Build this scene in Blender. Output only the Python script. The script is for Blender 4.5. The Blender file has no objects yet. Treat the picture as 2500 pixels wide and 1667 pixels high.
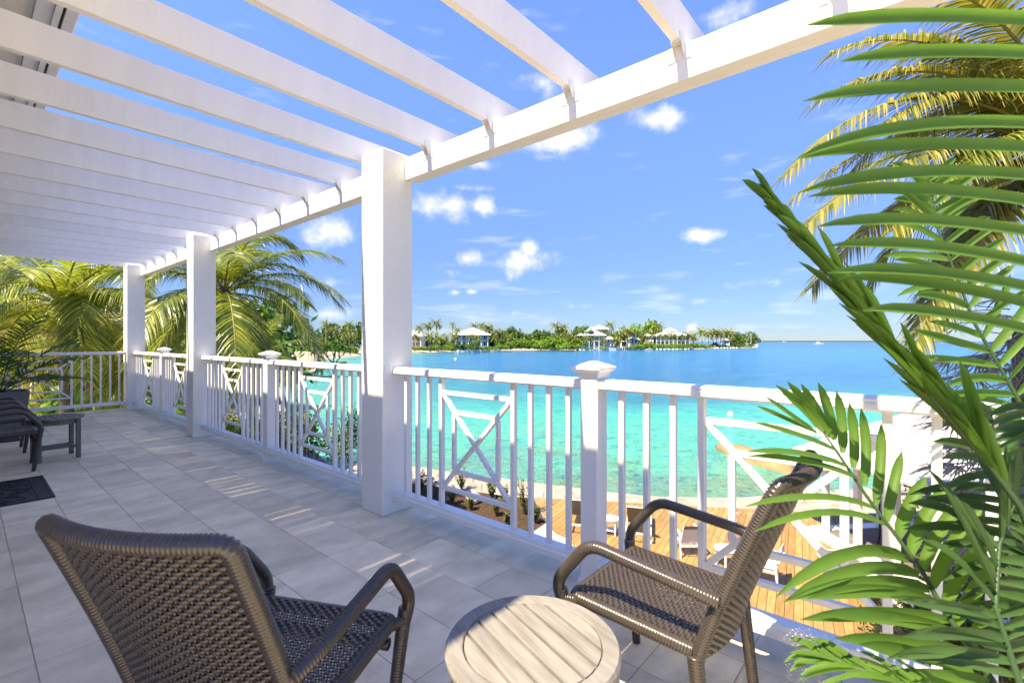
import bpy, math, random
from mathutils import Vector, Matrix, noise
R = math.radians
rnd = random.Random(7)
sc = bpy.context.scene
col = sc.collection

# ---------------------------------------------------------------- camera
CAM_H, FPX, YAW, V0 = 1.28, 1155.0, R(49.4), 832.0
FWD = Vector((math.sin(YAW), math.cos(YAW), 0)); RGT = Vector((math.cos(YAW), -math.sin(YAW), 0))
cd = bpy.data.cameras.new('camera'); cam = bpy.data.objects.new('camera', cd); col.objects.link(cam)
cam.location = (0, 0, CAM_H); cam.rotation_euler = (R(90), 0, -YAW)
cd.sensor_width = 36; cd.lens = 36 * FPX / 2500; cd.shift_y = -(833.5 - V0) / 2500
cd.clip_start = 0.03; cd.clip_end = 20000
cd.dof.use_dof = True; cd.dof.focus_distance = 4.2; cd.dof.aperture_fstop = 5.0
sc.camera = cam
# ---------------------------------------------------------------- light
SUN = Vector((-1.0, 0.106, 1.6)).normalized()
wd = bpy.data.worlds.new('World'); sc.world = wd; wd.use_nodes = True
nt = wd.node_tree; nt.nodes.clear()
def ray(u, v):
    a = (u - 1250) / FPX
    return (FWD + a * RGT + Vector((0, 0, (V0 - v) / FPX)))
def at_z(u, v, z):
    r = ray(u, v); t = (z - CAM_H) / r.z; return Vector((0, 0, CAM_H)) + r * t
def at_d(u, v, d): return Vector((0, 0, CAM_H)) + ray(u, v) * d
def at_y(u, v, y):
    r = ray(u, v); return Vector((0, 0, CAM_H)) + r * (y / r.y)
def at_x(u, v, x):
    r = ray(u, v); return Vector((0, 0, CAM_H)) + r * (x / r.x)

def W(t, **k):
    n = nt.nodes.new(t)
    for a, b in k.items(): setattr(n, a, b)
    return n
def wmath(op, a, b=None, c=None):
    n = W('ShaderNodeMath', operation=op)
    for i, q in enumerate((a, b, c)):
        if q is None: continue
        if isinstance(q, (int, float)): n.inputs[i].default_value = q
        else: nt.links.new(q, n.inputs[i])
    return n.outputs[0]
sky = W('ShaderNodeTexSky', sky_type='NISHITA'); sky.sun_disc = False
sky.sun_elevation = math.asin(SUN.z); sky.sun_rotation = math.atan2(SUN.x, SUN.y) % (2 * math.pi)
sky.air_density = 1.0; sky.dust_density = 0.0; sky.ozone_density = 3.0; sky.altitude = 0
hs = W('ShaderNodeHueSaturation'); hs.inputs['Hue'].default_value = 0.508; hs.inputs['Saturation'].default_value = 1.06; hs.inputs['Value'].default_value = 1.0
nt.links.new(sky.outputs[0], hs.inputs['Color'])
tc = W('ShaderNodeTexCoord')
sep = W('ShaderNodeSeparateXYZ'); nt.links.new(tc.outputs['Generated'], sep.inputs[0])
def wnoise(scale, detail, vec=None, rough=0.55):
    n = W('ShaderNodeTexNoise'); n.inputs['Scale'].default_value = scale; n.inputs['Detail'].default_value = detail
    n.inputs['Roughness'].default_value = rough
    nt.links.new(vec or tc.outputs['Generated'], n.inputs['Vector']); return n.outputs[0]
nz = wnoise(14, 9, rough=0.6)
CL = [(1085, 505, 78, 42, 1), (1180, 506, 36, 26, .9), (1135, 460, 70, 10, .5), (1282, 640, 66, 34, 1), (1292, 612, 26, 28, 1), (1145, 632, 38, 28, 1),
      (1085, 664, 70, 16, .6), (1715, 576, 58, 20, 1), (1345, 556, 32, 16, .55), (1320, 205, 60, 36, .8), (1375, 335, 165, 48, .85),
      (1600, 288, 100, 38, .8), (1500, 95, 60, 28, .45), (1745, 40, 95, 42, .8), (815, 560, 75, 45, .9), (830, 690, 60, 18, .55), (800, 765, 70, 22, .75),
      (1113, 714, 20, 9, .8), (1152, 712, 20, 9, .8), (1860, 690, 120, 14, .4), (1720, 735, 80, 10, .45), (1420, 748, 110, 12, .5),
      (1250, 765, 70, 9, .6), (1690, 800, 16, 12, .8), (1765, 806, 14, 9, .8), (1955, 800, 20, 20, .6), (700, 470, 60, 24, .6), (1180, 400, 50, 14, .5)]
def azel(u, v):
    c = ray(u, v).normalized(); return math.atan2(c.x, c.y), math.asin(c.z)
ae = W('ShaderNodeCombineXYZ'); nt.links.new(wmath('ARCTAN2', sep.outputs['X'], sep.outputs['Y']), ae.inputs[0]); nt.links.new(wmath('ARCSINE', sep.outputs['Z']), ae.inputs[1])
field = None
for (u, v, a, b, s) in CL:
    (x0, y0), (x1, _), (_, y1) = azel(u, v), azel(u + a, v), azel(u, v - b)
    kx, ky = 1 / (1.18 * abs(x1 - x0)), 1 / (1.18 * abs(y1 - y0))
    ma = W('ShaderNodeVectorMath', operation='MULTIPLY_ADD'); nt.links.new(ae.outputs[0], ma.inputs[0]); ma.inputs[1].default_value = (kx, ky, 0); ma.inputs[2].default_value = (-x0 * kx, -y0 * ky, 0)
    le = W('ShaderNodeVectorMath', operation='LENGTH'); nt.links.new(ma.outputs[0], le.inputs[0])
    m = wmath('MULTIPLY_ADD', le.outputs['Value'], -s, 1.45 * s)
    field = wmath('MAXIMUM', m, 0.0) if field is None else wmath('MAXIMUM', field, m)
puff = wmath('SUBTRACT', wmath('ADD', field, wmath('MULTIPLY', wmath('SUBTRACT', nz, 0.5), 2.7)), 0.46)
mask = W('ShaderNodeMapRange', interpolation_type='SMOOTHSTEP'); nt.links.new(wmath('MULTIPLY', puff, wmath('GREATER_THAN', field, 0.001)), mask.inputs['Value'])
mask.inputs['From Min'].default_value = 0.0; mask.inputs['From Max'].default_value = 1.25
# thin streaks spread over the whole sky, thicker towards the horizon
mp = W('ShaderNodeMapping'); nt.links.new(tc.outputs['Generated'], mp.inputs[0]); mp.inputs['Scale'].default_value = (1, 1, 5)
nz2 = wnoise(6.5, 6, mp.outputs[0])
hz = wmath('MAXIMUM', wmath('SUBTRACT', 1.0, wmath('MULTIPLY', wmath('ABSOLUTE', wmath('SUBTRACT', sep.outputs['Z'], 0.07)), 9.0)), 0.0)
m2 = W('ShaderNodeMapRange', interpolation_type='SMOOTHSTEP'); nt.links.new(wmath('ADD', nz2, wmath('MULTIPLY', hz, 0.06)), m2.inputs['Value'])
m2.inputs['From Min'].default_value = 0.56; m2.inputs['From Max'].default_value = 0.78
allm = wmath('MINIMUM', wmath('ADD', mask.outputs[0], wmath('MULTIPLY', m2.outputs[0], 0.26)), 1.0)
mx = W('ShaderNodeMixRGB'); nt.links.new(wmath('MULTIPLY', allm, 0.9), mx.inputs[0]); 
# tint makes the sky bluer and less bright towards the horizon
gr_ = W('ShaderNodeMapRange', interpolation_type='SMOOTHSTEP'); nt.links.new(sep.outputs['Z'], gr_.inputs['Value']); gr_.inputs['From Min'].default_value = -.03; gr_.inputs['From Max'].default_value = .60
tint = W('ShaderNodeMixRGB'); nt.links.new(gr_.outputs[0], tint.inputs[0]); tint.inputs[1].default_value = (.125, .190, .40, 1); tint.inputs[2].default_value = (.50, .675, 1.12, 1)
mul = W('ShaderNodeMixRGB', blend_type='MULTIPLY'); mul.inputs[0].default_value = 1; nt.links.new(hs.outputs[0], mul.inputs[1]); nt.links.new(tint.outputs[0], mul.inputs[2])
nt.links.new(mul.outputs[0], mx.inputs[1])
mx.inputs[2].default_value = (3.05, 3.25, 3.6, 1)
bg = W('ShaderNodeBackground'); bg.inputs['Strength'].default_value = 0.15
wo = W('ShaderNodeOutputWorld'); nt.links.new(mx.outputs[0], bg.inputs[0]); nt.links.new(bg.outputs[0], wo.inputs[0])

wd.cycles.sampling_method = 'MANUAL'; wd.cycles.sample_map_resolution = 512
sl = bpy.data.lights.new('sun', 'SUN'); so = bpy.data.objects.new('sun', sl); col.objects.link(so)
sl.energy = 4.3; sl.angle = R(0.53); sl.color = (1.0, 0.955, 0.88)
so.rotation_euler = SUN.to_track_quat('Z', 'Y').to_euler()
vs = sc.view_settings; vs.view_transform = 'Standard'; vs.look = 'None'; vs.exposure = 1.58; vs.gamma = 1; vs.use_white_balance = True; vs.white_balance_temperature = 9000; vs.white_balance_tint = 6; vs.use_curve_mapping = False
sc.cycles.use_denoising = True; sc.cycles.max_bounces = 6; sc.cycles.diffuse_bounces = 4; sc.cycles.glossy_bounces = 2; sc.cycles.transmission_bounces = 3; sc.cycles.transparent_max_bounces = 4
sc.cycles.sample_clamp_indirect = 6.0

# ---------------------------------------------------------------- materials
MATS = {}
def mat(name, base, rough=0.6, spec=0.3, noise_scale=None, noise_amt=0.15, bump=0.0, bump_scale=None, stretch=(1, 1, 1), trans=0.0,
        island=0.0, obj_rand=0.0, coat=0.0, col2=None, detail=6, tint=None, coords='Object', island_col=None):
    m = bpy.data.materials.new(name); m.use_nodes = True; MATS[name] = m
    t = m.node_tree; n = t.nodes; l = t.links
    b = n['Principled BSDF']; b.inputs['Roughness'].default_value = rough; b.inputs['Specular IOR Level'].default_value = spec
    if coat: b.inputs['Coat Weight'].default_value = coat; b.inputs['Coat Roughness'].default_value = 0.2
    c = (*base, 1)
    rgb = n.new('ShaderNodeRGB'); rgb.outputs[0].default_value = c; out = rgb.outputs[0]
    tcn = n.new('ShaderNodeTexCoord'); mpn = n.new('ShaderNodeMapping'); l.new(tcn.outputs[coords], mpn.inputs[0]); mpn.inputs['Scale'].default_value = stretch
    vec = mpn.outputs[0]
    if obj_rand or island_col or island:
        oi = n.new('ShaderNodeObjectInfo'); ge = n.new('ShaderNodeNewGeometry')
        if obj_rand:
            ad = n.new('ShaderNodeVectorMath'); ad.operation = 'ADD'; sclr = n.new('ShaderNodeMath'); sclr.operation = 'MULTIPLY'; l.new(oi.outputs['Random'], sclr.inputs[0]); sclr.inputs[1].default_value = 37.0
            l.new(vec, ad.inputs[0]); l.new(sclr.outputs[0], ad.inputs[1]); vec = ad.outputs[0]
    if noise_scale:
        nn = n.new('ShaderNodeTexNoise'); nn.inputs['Scale'].default_value = noise_scale; nn.inputs['Detail'].default_value = detail; l.new(vec, nn.inputs['Vector'])
        mr = n.new('ShaderNodeMapRange'); l.new(nn.outputs[0], mr.inputs[0]); mr.inputs['From Min'].default_value = 0.3; mr.inputs['From Max'].default_value = 0.7
        mm = n.new('ShaderNodeMixRGB'); l.new(mr.outputs[0], mm.inputs[0]); l.new(out, mm.inputs[1])
        mm.inputs[2].default_value = (*(col2 or [x * (1 - noise_amt * 2) for x in base]), 1); out = mm.outputs[0]
    if island_col:
        mm = n.new('ShaderNodeMixRGB'); rp = n.new('ShaderNodeMath'); rp.operation = 'POWER'; l.new(ge.outputs['Random Per Island'], rp.inputs[0]); rp.inputs[1].default_value = 1.6
        l.new(rp.outputs[0], mm.inputs[0]); l.new(out, mm.inputs[1]); mm.inputs[2].default_value = (*island_col, 1); out = mm.outputs[0]
    for amt, src in ((island, 'i'), (obj_rand, 'o')):
        if not amt: continue
        mr = n.new('ShaderNodeMapRange'); l.new(ge.outputs['Random Per Island'] if src == 'i' else oi.outputs['Random'], mr.inputs[0])
        mr.inputs['To Min'].default_value = 1 - amt; mr.inputs['To Max'].default_value = 1 + amt
        h = n.new('ShaderNodeHueSaturation'); l.new(out, h.inputs['Color']); l.new(mr.outputs[0], h.inputs['Value']); out = h.outputs[0]
    l.new(out, b.inputs['Base Color'])
    if bump:
        bn = n.new('ShaderNodeTexNoise'); bn.inputs['Scale'].default_value = bump_scale or 60; bn.inputs['Detail'].default_value = 5; l.new(vec, bn.inputs['Vector'])
        bp = n.new('ShaderNodeBump'); bp.inputs['Strength'].default_value = bump; bp.inputs['Distance'].default_value = 0.01; l.new(bn.outputs[0], bp.inputs['Height']); l.new(bp.outputs[0], b.inputs['Normal'])
    if trans:
        tr = n.new('ShaderNodeBsdfTranslucent'); ms = n.new('ShaderNodeMixShader'); ms.inputs[0].default_value = trans
        hh = n.new('ShaderNodeHueSaturation'); hh.inputs['Value'].default_value = 1.9; hh.inputs['Saturation'].default_value = 1.1; l.new(out, hh.inputs['Color']); l.new(hh.outputs[0], tr.inputs[0])
        l.new(b.outputs[0], ms.inputs[1]); l.new(tr.outputs[0], ms.inputs[2]); l.new(ms.outputs[0], n['Material Output'].inputs[0])
    return m
mat('white_paint', (.79, .78, .765), .42, .4, 3, .03)
mat('rafter_paint', (.87, .85, .81), .5, .35, 5, .035, bump=.15, bump_scale=30, stretch=(2.2, 1, .3), obj_rand=.03)
mat('stucco', (.85, .83, .80), .8, .2, 2, .03, bump=.55, bump_scale=110)
mat('house_paint', (.84, .81, .76), .7, .2, 2, .03)
mat('fascia', (.82, .78, .70), .6, .3, 3, .06)
mat('gap_shade', (.03, .03, .035), .5)  # near-black for the eave gap, shade put into the colour
mat('tile', (.82, .70, .51), .5, .35, 4.2, .12, col2=(.58, .485, .345), bump=.5, bump_scale=24, stretch=(1, 1.7, 1), obj_rand=.13, detail=12)
mat('grout', (.50, .45, .37), .9)
mat('wicker', (.052, .041, .034), .28, .65, 40, .1, island=.0)
mat('wicker_dark', (.06, .05, .046), .42, .5, 40, .1)
mat('teak', (.27, .255, .235), .7, .2, 6, .16, bump=.35, bump_scale=30, stretch=(9, .9, 1), obj_rand=.07, col2=(.17, .155, .14), detail=8)
mat('grey_wood', (.20, .185, .165), .7, .2, 6, .15, bump=.2, bump_scale=30, stretch=(8, .9, 1), obj_rand=.06)
mat('deck_wood', (.37, .225, .085), .62, .25, 2.4, .2, bump=.3, bump_scale=20, stretch=(9, .9, 1), obj_rand=.2, col2=(.25, .14, .05), detail=8)
mat('rubber', (.018, .019, .022), .55, .4, 30, .1)
mat('planter', (.17, .175, .19), .55, .3, 4, .05)
mat('areca', (.088, .178, .034), .5, .25, 5, .15, trans=.42, col2=(.07, .15, .028), island=.16)
mat('areca_stem', (.035, .075, .03), .5)
mat('areca_dark', (.055, .12, .032), .45, .3, 5, .15, trans=.25, island=.2)
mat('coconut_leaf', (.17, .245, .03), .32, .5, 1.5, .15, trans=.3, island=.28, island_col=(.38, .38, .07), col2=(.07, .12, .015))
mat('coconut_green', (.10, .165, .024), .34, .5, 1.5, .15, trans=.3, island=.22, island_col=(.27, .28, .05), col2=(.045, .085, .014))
mat('coconut_gold', (.17, .20, .03), .38, .4, 1.5, .15, trans=.28, island=.3, island_col=(.36, .28, .08), col2=(.07, .115, .018))
mat('rachis', (.22, .20, .055), .5)
mat('dead_leaf', (.50, .45, .37), .75, .2, 2, .15, trans=.1, island=.35, island_col=(.30, .23, .14))
mat('bark', (.15, .12, .095), .9, .1, 6, .2, bump=.6, bump_scale=25)
mat('coconut_bark', (.22, .19, .155), .9, .1, 6, .2, bump=.6, bump_scale=12, stretch=(.4, .4, 3))
mat('leaf_shrub', (.085, .135, .025), .45, .4, 1.0, .15, trans=.22, island=.3, island_col=(.16, .17, .03), col2=(.05, .09, .02))
mat('leaf_deep', (.095, .165, .028), .5, .3, .3, .15, trans=.15, island=.35, col2=(.045, .095, .018), obj_rand=.22)
mat('leaf_bright', (.20, .33, .04), .5, .3, .3, .15, trans=.2, island=.3, col2=(.11, .19, .025), obj_rand=.2)
mat('leaf_far_palm', (.11, .15, .025), .5, .35, .2, .15, trans=.2, island=.3, island_col=(.20, .19, .035), obj_rand=.2)
mat('sand', (.46, .38, .27), .95, .05, .6, .08, bump=.3, bump_scale=4)
mat('soil', (.30, .26, .19), .95, .05, .8, .2, bump=.3, bump_scale=6)
mat('mulch', (.10, .062, .038), .95, .05, 16, .3, bump=1.0, bump_scale=26, col2=(.03, .02, .014), detail=10)
mat('grey_gravel', (.22, .21, .21), .95, .05, 40, .3, bump=1, bump_scale=50)
mat('white_gravel', (.45, .44, .43), .95, .05, 24, .15, bump=1, bump_scale=30)
mat('lawn', (.09, .15, .03), .9, .1, 3, .2, bump=.6, bump_scale=30)
mat('stone', (.36, .325, .28), .9, .1, 2.5, .16, bump=.9, bump_scale=9, obj_rand=.12, col2=(.25, .215, .17), detail=9)
mat('mortar', (.33, .30, .26), .95, .05, 8, .1, bump=.6, bump_scale=20)
mat('boulder', (.31, .22, .115), .9, .1, 1.2, .2, bump=.8, bump_scale=6, col2=(.20, .14, .07))
mat('sling_grey', (.17, .155, .135), .7, .2, 60, .06, trans=.2)
mat('sling_light', (.55, .53, .51), .7, .2, 60, .05, trans=.4)
mat('alu_white', (.72, .71, .68), .4, .4)
mat('roof_white', (.66, .66, .66), .6, .2, 3, .04)
mat('glass_dark', (.035, .05, .06), .12, .6)
mat('cabana_floor', (.18, .155, .13), .8, .2, 3, .15)  # dark brown floor inside the cabana
mat('red_plastic', (.45, .035, .05), .4, .4)
mat('yellow_plastic', (.62, .40, .02), .4, .4)
mat('black_metal', (.02, .02, .022), .5, .4)
mat('car_paint', (.10, .14, .22), .3, .5, coat=.5)
mat('teal_paint', (.16, .30, .30), .5)
mat('hull', (.78, .78, .78), .3, .4)
mat('dock_wood', (.42, .38, .33), .85, .1, 2, .15)
mat('nut', (.16, .12, .03), .5)
mat('steel', (.45, .45, .46), .4, .5)
# door panes
g = mat('pane_glass', (.10, .12, .13), .06, .7)

# water: colour follows depth of the lagoon (position), reflections come from the sky
def water_mat():
    m = bpy.data.materials.new('water'); m.use_nodes = True; MATS['water'] = m
    t = m.node_tree; n = t.nodes; l = t.links; b = n['Principled BSDF']
    geo = n.new('ShaderNodeNewGeometry'); sp = n.new('ShaderNodeSeparateXYZ'); l.new(geo.outputs['Position'], sp.inputs[0])
    def M(op, a, b_=None):
        k = n.new('ShaderNodeMath'); k.operation = op
        for i, q in enumerate((a, b_)):
            if q is None: continue
            if isinstance(q, (int, float)): k.inputs[i].default_value = q
            else: l.new(q, k.inputs[i])
        return k.outputs[0]
    def N(scale, det, st=(1, 1, 1), rotz=0, rough=.5):
        mp_ = n.new('ShaderNodeMapping'); mp_.inputs['Scale'].default_value = st; mp_.inputs['Rotation'].default_value = (0, 0, rotz); l.new(geo.outputs['Position'], mp_.inputs[0])
        k = n.new('ShaderNodeTexNoise'); k.inputs['Scale'].default_value = scale; k.inputs['Detail'].default_value = det; k.inputs['Roughness'].default_value = rough
        l.new(mp_.outputs[0], k.inputs['Vector']); return k.outputs[0]
    # distance off the near sea wall
    dsh = M('ADD', M('MULTIPLY', sp.outputs['X'], .80), M('MULTIPLY', sp.outputs['Y'], .60))
    nbig = N(.045, 5, (1, 1.5, 1)); nmid = N(.22, 5, (1.6, .8, 1), .6)
    dd = M('ADD', dsh, M('MULTIPLY', M('SUBTRACT', nbig, .5), M('MULTIPLY', dsh, 1.1)))
    dd = M('ADD', dd, M('MULTIPLY', M('SUBTRACT', nmid, .5), 16))
    lg = M('LOGARITHM', M('MAXIMUM', dd, 12.0), 10.0)
    mr = n.new('ShaderNodeMapRange'); l.new(lg, mr.inputs[0]); mr.inputs['From Min'].default_value = 1.2; mr.inputs['From Max'].default_value = 3.2
    cr = n.new('ShaderNodeValToRGB'); l.new(mr.outputs[0], cr.inputs[0]); e = cr.color_ramp.elements
    stops = [(0.0, (.15, .235, .15)), (.06, (.115, .27, .18)), (.12, (.06, .43, .31)), (.20, (.035, .43, .33)), (.28, (.012, .19, .27)), (.36, (.008, .115, .27)), (.48, (.009, .13, .31)),
             (.62, (.010, .145, .32)), (.8, (.006, .10, .29)), (1, (.005, .085, .27))]
    e[0].position, e[0].color = stops[0][0], (*stops[0][1], 1); e[1].position, e[1].color = stops[-1][0], (*stops[-1][1], 1)
    for p, c in stops[1:-1]:
        k = e.new(p); k.color = (*c, 1)
    # shallow bay on the left
    def dist(x, y):
        return M('SQRT', M('ADD', M('POWER', M('SUBTRACT', sp.outputs['X'], x), 2.0), M('POWER', M('SUBTRACT', sp.outputs['Y'], y), 2.0)))
    br = M('DIVIDE', M('SUBTRACT', sp.outputs['Y'], M('MULTIPLY', sp.outputs['X'], .95)), M('ADD', M('ADD', sp.outputs['X'], sp.outputs['Y']), 1.0))
    sh = n.new('ShaderNodeMapRange'); sh.interpolation_type = 'SMOOTHSTEP'; l.new(M('ADD', br, M('MULTIPLY', M('SUBTRACT', nbig, .5), .25)), sh.inputs[0])
    sh.inputs['From Min'].default_value = -.02; sh.inputs['From Max'].default_value = .34
    mx_ = n.new('ShaderNodeMixRGB'); l.new(M('MULTIPLY', sh.outputs[0], .72), mx_.inputs[0]); l.new(cr.outputs[0], mx_.inputs[1]); mx_.inputs[2].default_value = (.09, .40, .30, 1)
    # weed patches close in
    wd_ = N(1.1, 7, (1, 1.8, 1), .8, .65); wr = n.new('ShaderNodeMapRange'); l.new(wd_, wr.inputs[0]); wr.inputs['From Min'].default_value = .5; wr.inputs['From Max'].default_value = .68
    near = n.new('ShaderNodeMapRange'); l.new(dsh, near.inputs[0]); near.inputs['From Min'].default_value = 120; near.inputs['From Max'].default_value = 16
    m3 = n.new('ShaderNodeMixRGB'); l.new(M('MULTIPLY', M('MULTIPLY', wr.outputs[0], near.outputs[0]), .85), m3.inputs[0]); l.new(mx_.outputs[0], m3.inputs[1]); m3.inputs[2].default_value = (.022, .12, .145, 1)
    gl = N(2.6, 6, (1, 1.6, 1), .8, .7); gr = n.new('ShaderNodeMapRange'); l.new(gl, gr.inputs[0]); gr.inputs['From Min'].default_value = .54; gr.inputs['From Max'].default_value = .7
    m4 = n.new('ShaderNodeMixRGB'); l.new(M('MULTIPLY', M('MULTIPLY', gr.outputs[0], near.outputs[0]), .6), m4.inputs[0]); l.new(m3.outputs[0], m4.inputs[1]); m4.inputs[2].default_value = (.24, .42, .25, 1)
    # wind streaks farther out
    ws = N(.06, 6, (1, 4.5, 1), R(-40), .6); wsr = n.new('ShaderNodeMapRange'); l.new(ws, wsr.inputs[0]); wsr.inputs['From Min'].default_value = .45; wsr.inputs['From Max'].default_value = .7
    m5 = n.new('ShaderNodeMixRGB'); l.new(M('MULTIPLY', wsr.outputs[0], .35), m5.inputs[0]); l.new(m4.outputs[0], m5.inputs[1]); m5.inputs[2].default_value = (.025, .23, .36, 1)
    l.new(m5.outputs[0], b.inputs['Base Color'])
    b.inputs['Roughness'].default_value = .16; b.inputs['Specular IOR Level'].default_value = .22; b.inputs['IOR'].default_value = 1.33
    b1 = N(1.9, 6, (1, 1.7, 1), R(50), .62)
    b2 = N(.35, 4, (1, 2.2, 1), R(45), .55)
    bp = n.new('ShaderNodeBump'); bp.inputs['Strength'].default_value = .9; bp.inputs['Distance'].default_value = .35; l.new(M('ADD', b1, M('MULTIPLY', b2, 1.6)), bp.inputs['Height']); l.new(bp.outputs[0], b.inputs['Normal'])
water_mat()

# ---------------------------------------------------------------- mesh helpers
class MB:
    def __init__(s): s.v = []; s.f = []
    def add(s, vs, fs):
        k = len(s.v); s.v += [Vector(q) for q in vs]; s.f += [tuple(i + k for i in q) for q in fs]
    def box(s, a, b, M=None):
        x0, y0, z0 = a; x1, y1, z1 = b
        vs = [Vector(q) for q in ((x0, y0, z0), (x1, y0, z0), (x1, y1, z0), (x0, y1, z0), (x0, y0, z1), (x1, y0, z1), (x1, y1, z1), (x0, y1, z1))]
        if M: vs = [M @ q for q in vs]
        s.add(vs, [(0, 3, 2, 1), (4, 5, 6, 7), (0, 1, 5, 4), (1, 2, 6, 5), (2, 3, 7, 6), (3, 0, 4, 7)])
    def cbox(s, a, b, c=.004, M=None):
        # chamfered box
        lo, hi = Vector(a), Vector(b); ctr = (lo + hi) / 2; h = (hi - lo) / 2; c = min(c, min(h) * .9)
        vs = []; idx = {}
        for sx in (-1, 1):
            for sy in (-1, 1):
                for sz in (-1, 1):
                    for ax in range(3):
                        p = Vector((sx * h.x, sy * h.y, sz * h.z))
                        for k2 in range(3):
                            if k2 != ax: p[k2] -= (sx, sy, sz)[k2] * c
                        idx[(sx, sy, sz, ax)] = len(vs); vs.append(p + ctr)
        fs = []
        for ax in range(3):
            o = [i for i in range(3) if i != ax]
            for sg in (-1, 1):
                q = []
                for (p1, p2) in ((-1, -1), (1, -1), (1, 1), (-1, 1)):
                    t = [0, 0, 0]; t[ax] = sg; t[o[0]] = p1; t[o[1]] = p2; q.append(idx[(*t, ax)])
                fs.append(tuple(q))
            for p1 in (-1, 1):
                for p2 in (-1, 1):
                    t0 = [0, 0, 0]; t0[ax] = -1; t0[o[0]] = p1; t0[o[1]] = p2; t1 = list(t0); t1[ax] = 1
                    fs.append((idx[(*t0, o[0])], idx[(*t1, o[0])], idx[(*t1, o[1])], idx[(*t0, o[1])]))
        for sx in (-1, 1):
            for sy in (-1, 1):
                for sz in (-1, 1): fs.append(tuple(idx[(sx, sy, sz, k)] for k in range(3)))
        if M: vs = [M @ q for q in vs]
        s.add(vs, fs)
    def bar(s, p, q, w, h, up=Vector((0, 0, 1)), c=.003):
        p, q = Vector(p), Vector(q); d = q - p; L = d.length; d.normalize()
        x = d.cross(up)
        if x.length < 1e-4: x = Vector((1, 0, 0))
        x.normalize(); z = x.cross(d)
        M = Matrix(((x.x, d.x, z.x, p.x), (x.y, d.y, z.y, p.y), (x.z, d.z, z.z, p.z), (0, 0, 0, 1)))
        s.cbox((-w / 2, 0, -h / 2), (w / 2, L, h / 2), c, M)
    def tube(s, pts, rad, n=8, cap=True):
        pts = [Vector(p) for p in pts]; k0 = len(s.v); m = len(pts); ref = None
        for i, p in enumerate(pts):
            d = (pts[min(i + 1, m - 1)] - pts[max(i - 1, 0)]).normalized()
            if ref is None: ref = Vector((0, 0, 1)) if abs(d.z) < .9 else Vector((1, 0, 0))
            x = d.cross(ref); x.normalize(); y = x.cross(d); ref = y
            r = rad(i / (m - 1)) if callable(rad) else (rad[i] if isinstance(rad, (list, tuple)) else rad)
            for j in range(n):
                a = 2 * math.pi * j / n; s.v.append(p + (x * math.cos(a) + y * math.sin(a)) * r)
        for i in range(m - 1):
            for j in range(n):
                a, b = k0 + i * n + j, k0 + i * n + (j + 1) % n; s.f.append((a, b, b + n, a + n))
        if cap: s.f.append(tuple(k0 + j for j in range(n))[::-1]); s.f.append(tuple(k0 + (m - 1) * n + j for j in range(n)))
    def wrap(s, pts, r, pitch=.009, amp=.0022, n=10, taper=None):
        """tube wound with strand: ringed bumps along the length, slightly skewed"""
        pts = [Vector(p) for p in pts]; seg = [(pts[i + 1] - pts[i]).length for i in range(len(pts) - 1)]; L = sum(seg)
        m = max(8, int(L / pitch * 3)); out = []; rr = []
        for i in range(m + 1):
            d = L * i / m; k = 0
            while k < len(seg) - 1 and d > seg[k]: d -= seg[k]; k += 1
            out.append(pts[k].lerp(pts[k + 1], min(1, d / max(seg[k], 1e-6))))
            ph = (i % 3) / 3
            rr.append((r * (1 if not taper else (1 + (taper - 1) * i / m))) + (amp if i % 3 == 1 else (amp * .6 if i % 3 == 2 else -amp)))
        s.tube(out, rr, n)
    def prism(s, prof, y0, y1, axis='y'):
        n = len(prof); vs = []
        for yy in (y0, y1):
            for (a, b) in prof: vs.append((a, yy, b) if axis == 'y' else ((yy, a, b) if axis == 'x' else (a, b, yy)))
        fs = [tuple(range(n))[::-1], tuple(range(n, 2 * n))] + [(i, (i + 1) % n, n + (i + 1) % n, n + i) for i in range(n)]
        s.add(vs, fs)
    def disc(s, c, r, z0, z1, n=28, r2=None):
        ring = [(c[0] + math.cos(2 * math.pi * i / n), c[1] + math.sin(2 * math.pi * i / n)) for i in range(n)]
        vs = [(c[0] + (p[0] - c[0]) * r, c[1] + (p[1] - c[1]) * r, z0) for p in ring] + [(c[0] + (p[0] - c[0]) * (r2 or r), c[1] + (p[1] - c[1]) * (r2 or r), z1) for p in ring]
        s.add(vs, [tuple(range(n))[::-1], tuple(range(n, 2 * n))] + [(i, (i + 1) % n, n + (i + 1) % n, n + i) for i in range(n)])
    def blade(s, pts, wid, nrm, fold=.25):
        """leaf blade along pts, folded along its midrib"""
        pts = [Vector(p) for p in pts]; m = len(pts); k0 = len(s.v); nrm = Vector(nrm)
        for i, p in enumerate(pts):
            d = (pts[min(i + 1, m - 1)] - pts[max(i - 1, 0)]).normalized(); sd = d.cross(nrm); sd.normalize(); up = sd.cross(d)
            w = wid(i / (m - 1)) / 2
            s.v += [p - sd * w + up * (w * fold), p - up * (w * fold), p + sd * w + up * (w * fold)]
        for i in range(m - 1):
            a = k0 + i * 3; s.f += [(a, a + 1, a + 4, a + 3), (a + 1, a + 2, a + 5, a + 4)]
    def strip(s, pts, wid, sd):
        k0 = len(s.v); m = len(pts)
        for i, p in enumerate(pts):
            w = wid * (1 - (i / (m - 1)) ** 1.6) / 2 + .0008 if i else wid * .35
            s.v += [p - sd * w, p + sd * w]
        for i in range(m - 1):
            a = k0 + 2 * i; s.f.append((a, a + 1, a + 3, a + 2))
    def mesh(s, name, smooth=False, off=None):
        me = bpy.data.meshes.new(name)
        me.from_pydata([tuple(q - off) if off else tuple(q) for q in s.v], [], s.f); me.update()
        if smooth:
            me.polygons.foreach_set('use_smooth', [True] * len(me.polygons))
        return me

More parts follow.
